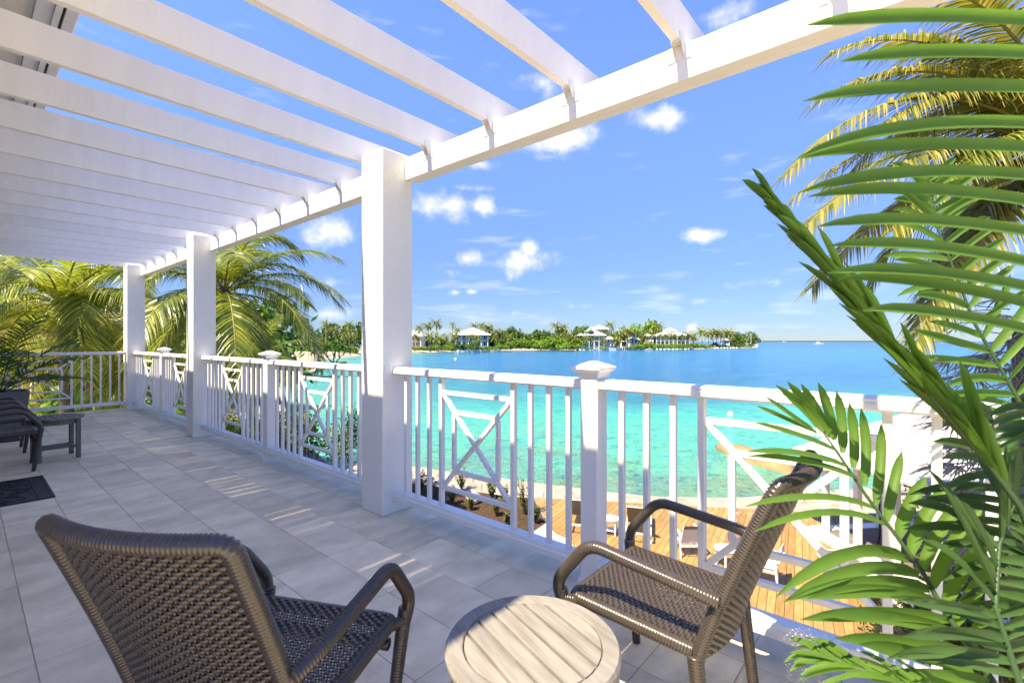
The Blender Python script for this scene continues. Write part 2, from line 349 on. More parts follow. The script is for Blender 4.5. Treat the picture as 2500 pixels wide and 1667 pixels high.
def link(name, me, m, parent=None):
    o = bpy.data.objects.new(name, me); col.objects.link(o)
    if m and not me.materials: me.materials.append(MATS[m])
    if parent: o.parent = parent
    return o
def tag(o, label, cat, group=None):
    o['label'] = label; o['category'] = cat
    if group: o['group'] = group
    return o
def thing(name, label, cat, loc=(0, 0, 0), rz=0, group=None):
    o = bpy.data.objects.new(name, None); col.objects.link(o); o.location = loc; o.rotation_euler = (0, 0, rz); o.empty_display_size = .1
    return tag(o, label, cat, group)
def struct(name, me, m, kind='structure'):
    o = link(name, me, m); o['kind'] = kind; return o
def part(name, mb, m, parent, smooth=False, world=False):
    return link(name, mb.mesh(name, smooth, Vector(parent.location) if world else None), m, parent)
def copy_tree(o, parent=None):
    c = o.copy(); col.objects.link(c); c.parent = parent
    for ch in list(o.children): copy_tree(ch, c)
    return c
def bez(a, b, c, n=6):
    a, b, c = Vector(a), Vector(b), Vector(c)
    return [a * (1 - t) ** 2 + b * 2 * t * (1 - t) + c * t * t for t in [i / n for i in range(n + 1)]]
def rounded(pts, r=.06, n=6):
    pts = [Vector(p) for p in pts]; out = [pts[0]]
    for i in range(1, len(pts) - 1):
        a = pts[i] + (pts[i - 1] - pts[i]).normalized() * r; b = pts[i] + (pts[i + 1] - pts[i]).normalized() * r
        out += bez(a, pts[i], b, n)
    return out + [pts[-1]]

# ================================================================ levels
DZ, WZ = -4.2, -5.0      # beach deck, sea level
# ================================================================ setting: sea, sky side ground
m = MB(); m.add([(-9000, -9000, WZ), (9000, -9000, WZ), (9000, 9000, WZ), (-9000, 9000, WZ)], [(0, 1, 2, 3)]); struct('water', m.mesh('water'), 'water')

def poly_ground(name, pts, z0, z1, mm, bevel=0, kind='structure'):
    m = MB(); n = len(pts)
    vs = [(p[0], p[1], z1) for p in pts] + [(p[0], p[1], z0) for p in pts]
    m.add(vs, [tuple(range(n))] + [(i, n + i, n + (i + 1) % n, (i + 1) % n) for i in range(n)])
    return struct(name, m.mesh(name), mm, kind)
def gz(u, v, z=DZ): p = at_z(u, v, z); return (p.x, p.y)
# sea-wall outer line (water edge) and inner line
OUT = [gz(*p, WZ + .1) for p in [(1009, 1152), (1150, 1172), (1246, 1185), (1332, 1199), (1400, 1206), (1478, 1217), (1579, 1228), (1713, 1233), (1800, 1231), (1980, 1216)]]
INN = [gz(*p) for p in [(1009, 1180), (1145, 1195), (1180, 1202), (1255, 1210), (1303, 1214), (1450, 1236), (1598, 1255), (1800, 1256), (1980, 1256)]]
def ext(a, b, d): v = Vector(a) - Vector(b); v.normalize(); return tuple(Vector(a) + v * d)
OUT = [ext(OUT[0], OUT[1], 3.0)] + OUT + [ext(OUT[-1], OUT[-2], 24)]
INN = [ext(INN[0], INN[1], 3.4)] + INN + [ext(INN[-1], INN[-2], 24)]
# garden ground below the terrace
g = [(2.0, -40), (INN[-1][0], INN[-1][1])] + [q for q in INN[::-1][1:]] + [gz(*p, WZ) for p in [(760, 1125), (712, 1110), (700, 1040), (690, 980), (680, 950), (665, 930)]] + [(47, 112), (50, 118), (60, 420), (-420, 420), (-420, -40)]
poly_ground('garden_ground', g, WZ - .5, DZ - .06, 'soil')
# ground under mulch bed etc. as sheets
bed = [gz(*p) for p in [(985, 1178), (1070, 1181), (1145, 1196), (1200, 1204), (1256, 1211), (1302, 1215), (1333, 1274), (1300, 1296), (1240, 1290), (1180, 1268), (1100, 1240), (1000, 1222)]]
poly_ground('mulch_bed', bed, DZ - .06, DZ - .02, 'mulch')
gv = [gz(*p) for p in [(960, 1208), (1000, 1222), (1100, 1240), (1180, 1268), (1240, 1290), (1235, 1330), (1100, 1310), (940, 1260)]]
poly_ground('grey_gravel_strip', gv, DZ - .06, DZ - .024, 'grey_gravel')
wg = [gz(*p) for p in [(1240, 1290), (1300, 1296), (1333, 1274), (1346, 1288), (1357, 1299), (1398, 1318), (1440, 1345), (1500, 1420), (1300, 1400), (1235, 1330)]]
poly_ground('white_gravel_patch', wg, DZ - .06, DZ - .028, 'white_gravel')
# sandy shore to the left of the wall
sd = [(OUT[0][0] - .3, OUT[0][1] - .5), (INN[0][0] + .2, INN[0][1] - .2), (9.0, 16), (7.5, 22), (8, 30), (9, 26), (11.5, 21.5), (12.6, 20.5)]
poly_ground('shore_sand', sd, WZ - .4, WZ + .06, 'sand')

# ---- stone sea wall: individual flat stones on a mortar bed
def interp(line, t):
    L = [(Vector(line[i + 1]) - Vector(line[i])).length for i in range(len(line) - 1)]; d = t * sum(L)
    for i, q in enumerate(L):
        if d <= q or i == len(L) - 1: return Vector(line[i]).lerp(Vector(line[i + 1]), min(1, d / q))
        d -= q
wall = thing('stone_sea_wall', 'low pale stone sea wall with flat cap stones between deck and water', 'wall', (interp(INN, .3)[0], interp(INN, .3)[1], WZ))
mb = MB(); NS = 60
for i in range(NS):
    a0, a1 = interp(INN, i / NS), interp(INN, (i + 1) / NS); b0, b1 = interp(OUT, i / NS), interp(OUT, (i + 1) / NS)
    c0, c1 = a0.lerp(b0, .72), a1.lerp(b1, .72)
    zz = DZ - .03; zo = WZ - .2
    mb.add([(*a0, zz), (*a1, zz), (*c1, zz - .12), (*c0, zz - .12), (*b0, zo), (*b1, zo), (*a0, zo), (*a1, zo)], [(0, 1, 2, 3), (3, 2, 5, 4), (0, 6, 7, 1)])
part('mortar_bed', mb, 'mortar', wall, world=True)
NI = 52
for i in range(NI):
    rows = 3
    for r in range(rows):
        j = rnd.uniform(-.006, .006) / 3
        t0, t1 = i / NI + (r % 2) * .5 / NI + .0012, (i + 1) / NI + (r % 2) * .5 / NI - .0012
        if t1 > 1: continue
        e0, e1 = (r + .05) / rows * .98, (r + .95) / rows * .98
        q = []
        for (t, e) in ((t0, e0), ((t0 + t1) / 2, e0 - .02), (t1, e0), (t1, e1), ((t0 + t1) / 2, e1 + .02), (t0, e1)):
            p = interp(INN, min(1, max(0, t + rnd.uniform(-.0016, .0016)))).lerp(interp(OUT, min(1, max(0, t + rnd.uniform(-.0016, .0016)))), max(.0, min(.97, e + rnd.uniform(-.035, .035))))
            q.append(p)
        cz = DZ - .03 - .12 * min(1, (e0 + e1) / 2 / .72) - max(0, (e0 + e1) / 2 - .72) * 2.3
        tilt = rnd.uniform(-.02, .02); s = MB(); n = len(q); cc = sum(q, Vector((0, 0))) / n
        top = [Vector((*(cc + (p - cc) * .9), cz + .05 + rnd.uniform(-.012, .02) - (.06 if k in (3, 4, 5) else 0) * (1 if r == 2 else .4))) for k, p in enumerate(q)]
        mid = [Vector((*p, cz + .015 - (.06 if k in (3, 4, 5) else 0) * (1 if r == 2 else .4))) for k, p in enumerate(q)]
        bot = [Vector((*p, cz - .25)) for p in q]
        s.add(top + mid + bot, [tuple(range(n))] + [(i_, (i_ + 1) % n, n + (i_ + 1) % n, n + i_)[::-1] for i_ in range(n)] + [(n + i_, n + (i_ + 1) % n, 2 * n + (i_ + 1) % n, 2 * n + i_)[::-1] for i_ in range(n)])
        part('stone', s, 'stone', wall, world=True)

# ---- timber beach deck: planks run out to sea
ddir = Vector((.987, .163, 0)); dperp = Vector((-.163, .987, 0))
deck_poly = [Vector(gz(*p)) for p in [(1303, 1214.5), (1332, 1272), (1346, 1288), (1357, 1299), (1398, 1318)]]
deck = struct('wooden_deck', None or MB().mesh('wooden_deck'), None) if False else None
mbd = MB()
dk_pts = [deck_poly[0], deck_poly[1], deck_poly[2], deck_poly[3], deck_poly[4], Vector((8.6, 5.6)), Vector((6.6, 2.5)), Vector((6.0, -6))] + [Vector(interp(INN, t)) + Vector((-.02, -.02)) for t in (1.0, .9, .8, .7, .6, .52, .46)]
n_ = len(dk_pts)
def inside_span(off):
    """range along ddir where line dperp=off is inside the deck outline"""
    xs = []
    for i in range(n_):
        p, q = dk_pts[i], dk_pts[(i + 1) % n_]
        a, b = p.x * dperp.x + p.y * dperp.y - off, q.x * dperp.x + q.y * dperp.y - off
        if (a < 0) != (b < 0):
            k = a / (a - b); r_ = p.lerp(q, k); xs.append(r_.x * ddir.x + r_.y * ddir.y)
    xs.sort(); return xs
mbd.add([(p.x, p.y, DZ - .05) for p in dk_pts] + [(p.x, p.y, DZ - .2) for p in dk_pts], [tuple(range(n_))] + [(i, n_ + i, n_ + (i + 1) % n_, (i + 1) % n_) for i in range(n_)])
deck = struct('wooden_deck', mbd.mesh('wooden_deck'), 'bark'); deck['label'] = 'honey brown timber beach deck beside the stone sea wall'
pw = .165; o_ = -8.0
while o_ < 10.5:
    xs = inside_span(o_ + pw / 2); xs1 = inside_span(o_ + .01); xs2 = inside_span(o_ + pw - .012)
    if len(xs) >= 2 and len(xs1) >= 2 and len(xs2) >= 2:
        a1, b1, a2, b2 = xs1[0], xs1[-1], xs2[0], xs2[-1]; s = MB()
        def P3(al, of, z): return ddir * al + dperp * of + Vector((0, 0, z))
        y0, y1 = o_ + .004, o_ + pw - .005; zt = DZ + rnd.uniform(-.002, .002)
        s.add([P3(a1, y0, zt), P3(b1, y0, zt), P3(b2, y1, zt), P3(a2, y1, zt), P3(a1, y0, zt - .04), P3(b1, y0, zt - .04), P3(b2, y1, zt - .04), P3(a2, y1, zt - .04)],
              [(0, 1, 2, 3), (4, 7, 6, 5), (0, 4, 5, 1), (1, 5, 6, 2), (2, 6, 7, 3), (3, 7, 4, 0)])
        me = s.mesh('plank'); pl = link('plank', me, 'deck_wood', deck)
        # give each plank its own grain direction: rotate object so that local Y is along the board
        ang = math.atan2(ddir.y, ddir.x) - R(90); M_ = Matrix.Rotation(ang, 4, 'Z'); base = P3((a1 + b1) / 2, y0, 0)
        me.transform(M_.inverted() @ Matrix.Translation(-base)); pl.matrix_world = Matrix.Translation(base) @ M_
    o_ += pw
# pale edging board on the bed side of the deck
s = MB(); s.bar((*deck_poly[0], DZ - .03), (*deck_poly[1], DZ - .03), .05, .12); e_ = part('edging_board', s, 'teak', deck)

# ================================================================ terrace floor and tiles
mb = MB(); mb.box((-1.75, -2.2, -.35), (2.36, 11.3, -.006)); mb.box((-6.5, -6, -.35), (-1.752, 1.13, -.006)); mb.box((-1.75, -6, -.35), (2.36, -2.202, -.006)); floor = struct('terrace_floor', mb.mesh('terrace_floor'), 'grout')  # last two boxes: unseen floor added for sunlight bounce
TX = .3065; tile_mesh = {}
def tile(x0, y0, ln):
    w = TX
    key = round(ln, 3)
    if key not in tile_mesh:
        t = MB(); t.cbox((.0012, .0012, -.012), (w - .0012, ln - .0012, 0), .0012); tile_mesh[key] = t.mesh('tile')
    o = link('tile', tile_mesh[key], 'tile', floor); o.location = (x0, y0, rnd.uniform(0, .0006)); return o
x = 2.034 + TX * 1 - .0; cols = []
xs = [2.034 + TX - TX * (k + 1) for k in range(0, 12)]
for ci, x0 in enumerate(xs):
    if ci == 0: pass
    y0 = .0 if ci < 2 else rnd.choice((-.305, 0, 0)); y0 += -1.01 - .305 + .008
    while y0 < 11.2:
        ln = .305 if (ci < 2 and y0 < 3) else rnd.choice((.305, .61, .61, .61))
        if y0 + ln > 11.28: ln = .305
        if x0 < -.45 and (y0 < 4.5): 
            y0 += ln; continue
        if x0 < 0.12 and y0 < 2: y0 += ln; continue
        tile(x0, y0, ln); y0 += ln
# plain remaining area is covered by a large slab of the same stone (behind the camera)
mb = MB(); mb.box((-1.7, -2.15, -.02), (-.4585, 4.45, -.001)); s_ = link('slab', mb.mesh('slab'), 'tile', floor)
mb = MB(); mb.box((-.4565, -2.15, -.02), (.10, 1.9, -.001)); link('slab', mb.mesh('slab'), 'tile', floor)
mb = MB(); mb.box((-6.4, -5.9, -.02), (-1.71, 1.12, -.001)); link('slab', mb.mesh('slab'), 'tile', floor)  # this and the next slab are unseen floor added to bounce sunlight
mb = MB(); mb.box((-1.7, -5.9, -.02), (2.3, -2.16, -.001)); link('slab', mb.mesh('slab'), 'tile', floor)
mb = MB(); mb.box((.105, -2.15, -.02), (2.32, -1.62, -.001)); link('slab', mb.mesh('slab'), 'tile', floor)
# terrace edge / fascia below
mb = MB(); mb.box((2.345, -2.2, -.33), (2.375, 11.33, -.012)); mb.box((-1.75, 11.305, -.33), (2.34, 11.335, -.012))
te = struct('terrace_edge', mb.mesh('terrace_edge'), 'house_paint')
mb = MB(); mb.box((1.0, -2.2, DZ - .1), (1.3, 11.0, -.36)); struct('lower_wall', mb.mesh('lower_wall'), 'house_paint')

# ================================================================ house (behind and beside the camera)
house = thing('house', 'white house with overhanging eave and gutter above the pergola rafters', 'house', (-1.7, 6, 0))
mb = MB(); mb.box((-2.1, 1.14, 0), (-1.7, 16, 3.2)); mb.box((-6, 1.14, 0), (-2.102, 1.4, 3.2)); part('wall', mb, 'house_paint', house, world=True)
for k, yy in enumerate((3.0, 5.9, 8.8)):
    mb = MB(); mb.box((-1.695, yy, .02), (-1.66, yy + 1.9, 2.2)); dpart = part('glass_door', mb, 'pane_glass', house, world=True)
    mb = MB()
    for (a, b, c, d_) in ((yy - .06, yy, .0, 2.28), (yy + .92, yy + .98, 0, 2.2), (yy + 1.9, yy + 1.96, 0, 2.28)): mb.box((-1.69, a, c), (-1.64, b, d_))
    mb.box((-1.69, yy, 2.2), (-1.642, yy + 1.9, 2.28)); link('door_frame', mb.mesh('door_frame', off=Vector(house.location)), 'white_paint', dpart)
# eave: soffit, added slotted strip, fascia boards, gutter; it stops short of the camera's bay
EY0, EY1, EZ = 1.13, 16.0, 3.20
mb = MB(); mb.box((-2.4, EY0, EZ), (-.62, EY1, EZ + .10)); mb.box((-.26, EY0, EZ), (.275, EY1, EZ + .10)); part('soffit', mb, 'fascia', house, world=True)
# slotted strip added out of view: its narrow grouped slots cast floor light streaks
mb = MB(); yv = EY0
slots = []
gy = 2.2
while gy < 10.2:
    for i in range(rnd.randint(3, 6)): slots.append((gy + i * .125 + rnd.uniform(-.01, .01), rnd.uniform(.002, .0065)))
    gy += 1.15 if gy < 5 else 1.05
prev = EY0
for (c_, w_) in slots:
    mb.box((-.62, prev, EZ + .02), (-.26, c_ - w_ / 2, EZ + .04)); prev = c_ + w_ / 2
mb.box((-.62, prev, EZ + .02), (-.26, EY1, EZ + .04)); part('streak_slats', mb, 'fascia', house, world=True)
mb = MB(); mb.box((.277, EY0, EZ - .03), (.30, EY1, EZ + .14)); mb.box((.302, EY0, EZ - .012), (.352, EY1, EZ + .16)); mb.box((.354, EY0, EZ - .03), (.383, EY1, EZ + .17)); part('fascia_board', mb, 'white_paint', house, world=True)
mb = MB(); mb.box((.385, EY0, EZ + .0), (.398, EY1, EZ + .15)); part('shadow_gap', mb, 'gap_shade', house, world=True)  # solid strip in the gap behind the gutter, coloured as its shade
mb = MB(); mb.prism([(.40, EZ - .02), (.45, EZ - .02), (.472, EZ + .03), (.472, EZ + .13), (.44, EZ + .16), (.40, EZ + .16)], EY0, EY1); part('gutter', mb, 'white_paint', house, world=True)
mb = MB()
mb.prism([(.44, EZ + .17), (-2.4, EZ + 1.3), (-5.5, EZ + .2), (-5.5, EZ + .1), (-2.4, EZ + 1.2), (.40, EZ + .165)], EY0 + 1.0, EY1)
# no part of the roof may close the added slots: roof starts behind it
rf = MB(); rf.prism([(-.66, EZ + .12), (-2.4, EZ + .95), (-5.5, EZ + .1), (-5.5, EZ), (-2.4, EZ + .1), (-.66, EZ + .105)], EY0 + .01, EY1); part('roof', rf, 'roof_white', house, world=True)

# ================================================================ pergola
perg = thing('pergola', 'white timber pergola with stucco columns over the terrace', 'pergola', (2.13, 3.1, 0))
COLS = [(2.958, 3.232), (7.263, 7.53), (11.06, 11.33), (-2.1, -1.83)]
for (a, b) in COLS:
    mb = MB(); mb.cbox((2.0, a, .0), (2.272, b, 2.692), .006); c_ = part('column', mb, 'stucco', perg, world=True)
BX0, BX1, BZ0, BZ1 = 2.2, 2.32, 2.498, 2.666
for (a, b) in ((-1.83, 2.958), (3.232, 7.263), (7.53, 11.06)):
    mb = MB(); mb.cbox((BX0, a, BZ0), (BX0 + .055, b, BZ1), .003); mb.cbox((BX0 + .058, a, BZ0 + .004), (BX1, b, BZ1 - .003), .003)
    part('beam', mb, 'rafter_paint', perg, world=True)
RK = [.226 + .6105 * k for k in range(-3, 19)]
rz0, rz1 = 2.668, 2.843
for k, yy in enumerate(RK):
    yy += .012
    xin = .66 if yy < 1.0 else -1.69
    prof = [(xin, rz0), (2.40, rz0), (2.43, rz0 - .012), (2.455, rz0), (2.475, rz0 + .03), (2.50, rz0 + .018), (2.56, rz0 + .02), (2.60, rz0 + .05), (2.625, rz0 + .095), (2.66, rz0 + .10), (2.67, rz1 - .03), (2.66, rz1), (xin, rz1)]
    m_ = MB(); m_.prism(prof, yy - .02, yy + .02); rf = part('rafter', m_, 'rafter_paint', perg, world=True)
    # steel hanger plates either side where it sits on the beam
    incol = any(a - .05 < yy < b + .05 for a, b in COLS)
    if not incol:
        h_ = MB()
        for sgn in (-1, 1):
            yo = yy + sgn * .0225
            h_.prism([(2.145, rz0 + .03), (2.197, rz0 + .045), (2.1985, rz0 - .055), (2.185, rz0 - .05), (2.16, rz0 - .012)], yo - .0015, yo + .0015)
            h_.box((2.1955, min(yo, yo + sgn * .035), rz0 - .075), (2.1985, max(yo, yo + sgn * .035), rz0 - .004))
        h_.box((2.15, yy - .023, rz0 - .004), (2.198, yy + .023, rz0 - .0012))
        link('hanger', h_.mesh('hanger', off=Vector(perg.location)), 'white_paint', rf)

mb = MB(); mb.cbox((.60, -1.83, rz0 - .02), (.658, 1.32, rz1), .003); part('header', mb, 'rafter_paint', perg, world=True)
# ================================================================ railings
RX = 2.14
def railing(a, b, label, ax='y', const=RX, panel=True, nleft=None):
    """a<b along axis"""
    t = thing('railing', label, 'railing', (const, a, 0) if ax == 'y' else (a, const, 0), 0, 'white railings along the terrace edge')
    def B(c0, c1, h0, h1, w, ch=.003, dx=0):
        m = MB()
        if ax == 'y': m.cbox((const - w / 2 + dx, c0, h0), (const + w / 2 + dx, c1, h1), ch)
        else: m.cbox((c0, const - w / 2 + dx, h0), (c1, const + w / 2 + dx, h1), ch)
        return m
    def pt(c, z): return (const, c, z) if ax == 'y' else (c, const, z)
    m = MB()
    prof = [(-.05, 1.040), (-.042, 1.030), (.042, 1.030), (.05, 1.040), (.05, 1.058), (.043, 1.064), (.047, 1.074), (.03, 1.083), (-.03, 1.083), (-.047, 1.074), (-.043, 1.064), (-.05, 1.058)]
    m.prism([(const + p, q) for p, q in prof] if ax == 'y' else [(const + p, q) for p, q in prof], a, b, 'y' if ax == 'y' else 'x')
    part('top_rail', m, 'white_paint', t, world=True)
    m = MB(); prof = [(-.05, .105), (.05, .105), (.05, .135), (.04, .142), (.036, .160), (-.036, .160), (-.04, .142), (-.05, .135)]
    m.prism([(const + p, q) for p, q in prof], a, b, 'y' if ax == 'y' else 'x'); part('bottom_rail', m, 'white_paint', t, world=True)
    if ax == 'y':
        mid = (a + b) / 2; st = [mid - .322, mid + .322]
        up = []
        y_ = st[0] - .13
        while y_ > a + .03: up.append(y_); y_ -= .13
        y_ = st[1] + .13
        while y_ < b - .03: up.append(y_); y_ += .13
    else:
        st = [panel[0], panel[1]]; up = [q for q in nleft]
    for c_ in up: part('baluster', B(c_ - .014, c_ + .014, .158, 1.032, .028), 'white_paint', t, world=True)
    for c_ in st: part('stile', B(c_ - .015, c_ + .015, .158, 1.032, .034), 'white_paint', t, world=True)
    L0, L1 = st; i0, i1 = L0 + .125, L1 - .125
    if ax == 'x': i0, i1 = panel[2], panel[3]
    Z0, Z1, z0, z1 = .288, .93, .415, .805
    upv = Vector((1, 0, 0)) if ax == 'y' else Vector((0, 1, 0))
    for (p, q) in ((pt(L0 + .014, Z1), pt(L1 - .014, Z1)), (pt(L0 + .014, Z0), pt(L1 - .014, Z0)), (pt(i0, z1), pt(i1, z1)), (pt(i0, z0), pt(i1, z0))):
        m = MB(); m.bar(p, q, .028, .026, upv); part('lattice_bar', m, 'white_paint', t, world=True)
    for c_ in (i0, i1):
        m = MB(); m.bar(pt(c_, z0 + .01), pt(c_, z1 - .01), .028, .0255, upv); part('lattice_bar', m, 'white_paint', t, world=True)
    cm, zm = (L0 + L1) / 2, (Z0 + Z1) / 2
    for (p, q, w) in ((pt(L0 + .012, Z0), pt(L1 - .012, Z1), .0245), (pt(L0 + .012, Z1), pt(L1 - .012, Z0), .0275)):
        m = MB(); m.bar(p, q, .028, w, upv); part('lattice_bar', m, 'white_paint', t, world=True)
    return t
def post(yc, label, x=RX):
    t = thing('newel_post', label, 'post', (x, yc, 0), 0, 'white railing posts')
    m = MB(); m.cbox((-.051, -.051, .0), (.051, .051, 1.11), .006); part('shaft', m, 'white_paint', t)
    m = MB()
    for (w0, w1, z0, z1) in ((.056, .062, 1.09, 1.118), (.066, .085, 1.118, 1.135), (.085, .085, 1.135, 1.146), (.085, .012, 1.146, 1.176)):
        m.add([(sx * w, sy * w, z) for (w, z) in ((w0, z0), (w1, z1)) for (sx, sy) in ((-1, -1), (1, -1), (1, 1), (-1, 1))],
              [(3, 2, 1, 0), (4, 5, 6, 7)] + [(i, (i + 1) % 4, 4 + (i + 1) % 4, 4 + i) for i in range(4)])
    part('cap', m, 'white_paint', t)
    m = MB(); m.cbox((-.075, -.075, .0), (.075, .075, .012), .003); m.cbox((-.06, -.06, .012), (.06, .06, .06), .004); part('base_plate', m, 'white_paint', t)
    for sx in (-1, 1):
        for sy in (-1, 1):
            b = MB(); b.disc((sx * .066, sy * .066), .006, .012, .018, 6); part('bolt', b, 'steel', t)
    return t
post(1.276, 'white capped post right of the nearest column, behind the wicker chair')
post(5.22, 'white capped post between the nearest and the middle column')
post(9.22, 'white capped post between the middle and the far column')
railing(1.327, 2.958, 'white railing section between the nearest column and the post at its right')
railing(-.40 - .02, 1.225, 'white railing section at the right behind the palm leaves and wicker chair')
railing(3.232, 5.169, 'white railing section just left of the nearest column')
railing(5.271, 7.263, 'white railing section just right of the middle column')
railing(7.53, 9.169, 'white railing section just left of the middle column')
railing(9.271, 11.06, 'white railing section just right of the far column')
xs_ = [at_y(u, 950, 11.19).x for u in (291, 269, 246, 223, 200)]
xr = at_y(175, 950, 11.19).x; xi1 = at_y(151, 950, 11.19).x; xl = xr - .76; xi0 = xl + (xr - xi1)
railing(-.9, 2.0, 'white railing across the far end of the terrace', 'x', 11.19, (xl, xr, xi0, xi1), xs_ + [xl - .13 * k for k in range(1, 7)])
railing(-1.83, -.52, 'white railing section beyond the right edge', ) if False else None

# ================================================================ wicker chairs
def weave(fn, nrows, nstakes, pitch, width, amp=.0042, per=5, seed=1):
    """flat strands laid row by row over and under upright stakes; fn(s,t)->(pos,normal)"""
    rr = random.Random(seed); m = MB(); NU = nstakes * per
    prof = [(-.5, -.1), (-.28, .5), (.28, .5), (.5, -.1), (.28, -.5), (-.28, -.5)]; th = .0024
    for r in range(nrows):
        t = (r + .5) / nrows; k0 = len(m.v); jit = rr.uniform(-.0006, .0006); ph = rr.uniform(-.12, .12)
        for i in range(NU + 1):
            sx = i / NU; p, nn = fn(sx, t); e = 1e-3
            tv = fn(sx, min(1, t + e))[0] - fn(sx, max(0, t - e))[0]; tv.normalize()
            c = math.cos(math.pi * (sx * nstakes + r + ph)); h = amp * (abs(c) ** .7) * (1 if c > 0 else -1)
            o = p + nn * h + tv * jit; ww = width * (1 - .10 * (1 - abs(c)))
            for (a, b) in prof: m.v.append(o + tv * (a * ww) + nn * (b * th))
        n = len(prof)
        for i in range(NU):
            for q in range(n):
                a, b = k0 + i * n + q, k0 + i * n + (q + 1) % n; m.f.append((a, b, b + n, a + n))
    st = MB()
    for k in range(nstakes + 1):
        sx = min(1, max(0, k / nstakes)); st.tube([fn(sx, q / 12)[0] for q in range(13)], .0024, 5)
    return m, st
def build_chair(label, mname):
    t = thing('wicker_armchair', label, 'armchair', (0, 0, 0))
    HW = .235
    def backpt(s, q):
        xx = (s - .5) * 2 * HW; z = .33 + .565 * q
        y = -.205 - .215 * q ** 1.15 - .045 * (1 - (2 * s - 1) ** 2)
        return Vector((xx, y, z))
    def side_n(s, q, sgn):
        e = 1e-3; du = backpt(min(1, s + e), q) - backpt(max(0, s - e), q); dv = backpt(s, min(1, q + e)) - backpt(s, max(0, q - e))
        n = du.cross(dv); n.normalize(); return n * sgn
    mb, st_ = weave(lambda s, q: (backpt(s, q), side_n(s, q, 1)), 54, 28, .0112, .0130, .0028, seed=3)
    bk = part('backrest', mb, mname, t, True); link('stakes', st_.mesh('stakes'), mname, bk)
    mb, st_ = weave(lambda s, q: (backpt(s, q) + side_n(s, q, -1) * .010, side_n(s, q, 1)), 53, 28, .0114, .0132, .0028, seed=8)
    part('backrest_lining', mb, mname, t, True)
    # wrapped edge around the back
    e = MB(); pts = [backpt(0, q / 10) for q in range(10)] + bez(backpt(0, .95), backpt(0, 1.0) + Vector((.0, 0, 0)), backpt(.06, 1.0), 5) + [backpt(s / 10, 1.0) for s in range(1, 10)] + bez(backpt(.94, 1.0), backpt(1, 1.0), backpt(1, .95), 5) + [backpt(1, 1 - q / 10) for q in range(1, 11)]
    e.wrap(pts, .0195, .0095, .0022, 10); part('back_frame', e, mname, t, True)
    # seat
    def seatpt(s, q):
        xx = (s - .5) * 2 * .232; y = -.20 + .42 * q; z = .385 + .018 * q - .012 * math.sin(math.pi * s) * math.sin(math.pi * q)
        return Vector((xx, y, z))
    sw, st_ = weave(lambda s, q: (seatpt(s, q), Vector((0, 0, 1))), 38, 28, .0110, .0124, .0030, seed=4)
    sp_ = part('seat', sw, mname, t, True); link('stakes', st_.mesh('stakes'), mname, sp_)
    f = MB()
    lo = lambda p: Vector(p) - Vector((0, 0, .022))
    pts = [lo(seatpt(0, 0)), lo(seatpt(0, .5)), lo(seatpt(0, .93))] + bez(lo(seatpt(0, .95)), lo(seatpt(0, 1)), lo(seatpt(.06, 1)), 4) + [lo(seatpt(.5, 1))] + bez(lo(seatpt(.94, 1)), lo(seatpt(1, 1)), lo(seatpt(1, .95)), 4) + [lo(seatpt(1, .5)), lo(seatpt(1, 0))]
    f.wrap(pts, .0225, .0095, .002, 10); part('seat_frame', f, mname, t, True)
    ap = MB(); ap.wrap([(-.23, .205, .315), (.23, .205, .315)], .018, .0095, .002, 8); part('front_stretcher', ap, mname, t, True)
    for sg in (-1, 1):
        a = MB(); ax = sg * .276
        pts = rounded([(ax - sg * .02, -.275, .545), (ax, -.20, .566), (ax, .135, .603), (ax, .272, .432), (ax - sg * .012, .25, .37)], .055, 7)
        a.wrap(pts, .0195, .0085, .002, 10); part('armrest', a, mname, t, True)
        l = MB(); l.wrap([(ax - sg * .012, .258, .41), (ax - sg * .02, .247, .33), (ax - sg * .048, .208, .0)], .023, .0095, .002, 10, taper=.68); part('leg', l, mname, t, True)
        b = MB(); b.wrap([(sg * .243, -.205, .36), (sg * .246, -.222, .2), (sg * .25, -.245, .0)], .023, .0095, .002, 10, taper=.75); part('leg', b, mname, t, True)
        br = MB(); br.wrap([(sg * .235, .20, .372), (ax - sg * .005, .255, .38)], .016, .0085, .002, 8); part('bracket', br, mname, t, True)
        br = MB(); br.tube([(sg * .235, -.255, .53), (ax - sg * .018, -.268, .543)], .016, 10); part('bracket', br, mname, t, True)
    return t
ch1 = build_chair('brown wicker armchair at the right by the railing, facing left', 'wicker')
ch1['group'] = 'wicker armchairs'
chairs = [(ch1, (1.645, .70), 0, None)]
ch2 = copy_tree(ch1); chairs.append((ch2, (.60, 1.39), -63, 'brown wicker armchair at bottom left, its woven back towards the viewer'))
ch3 = copy_tree(ch1); ch3_l = (.27, 6.83); chairs.append((ch3, ch3_l, -92, 'dark wicker armchair at the left edge, the nearer of two beside the grey table'))
ch4 = copy_tree(ch1); chairs.append((ch4, (.27, 7.98), -90, 'dark wicker armchair at the left edge, the farther one by the planter'))
for (c_, (x_, y_), rz_, lab) in chairs:
    c_.location = (x_, y_, .0008); c_.rotation_euler = (0, 0, R(rz_))
    if lab: c_['label'] = lab

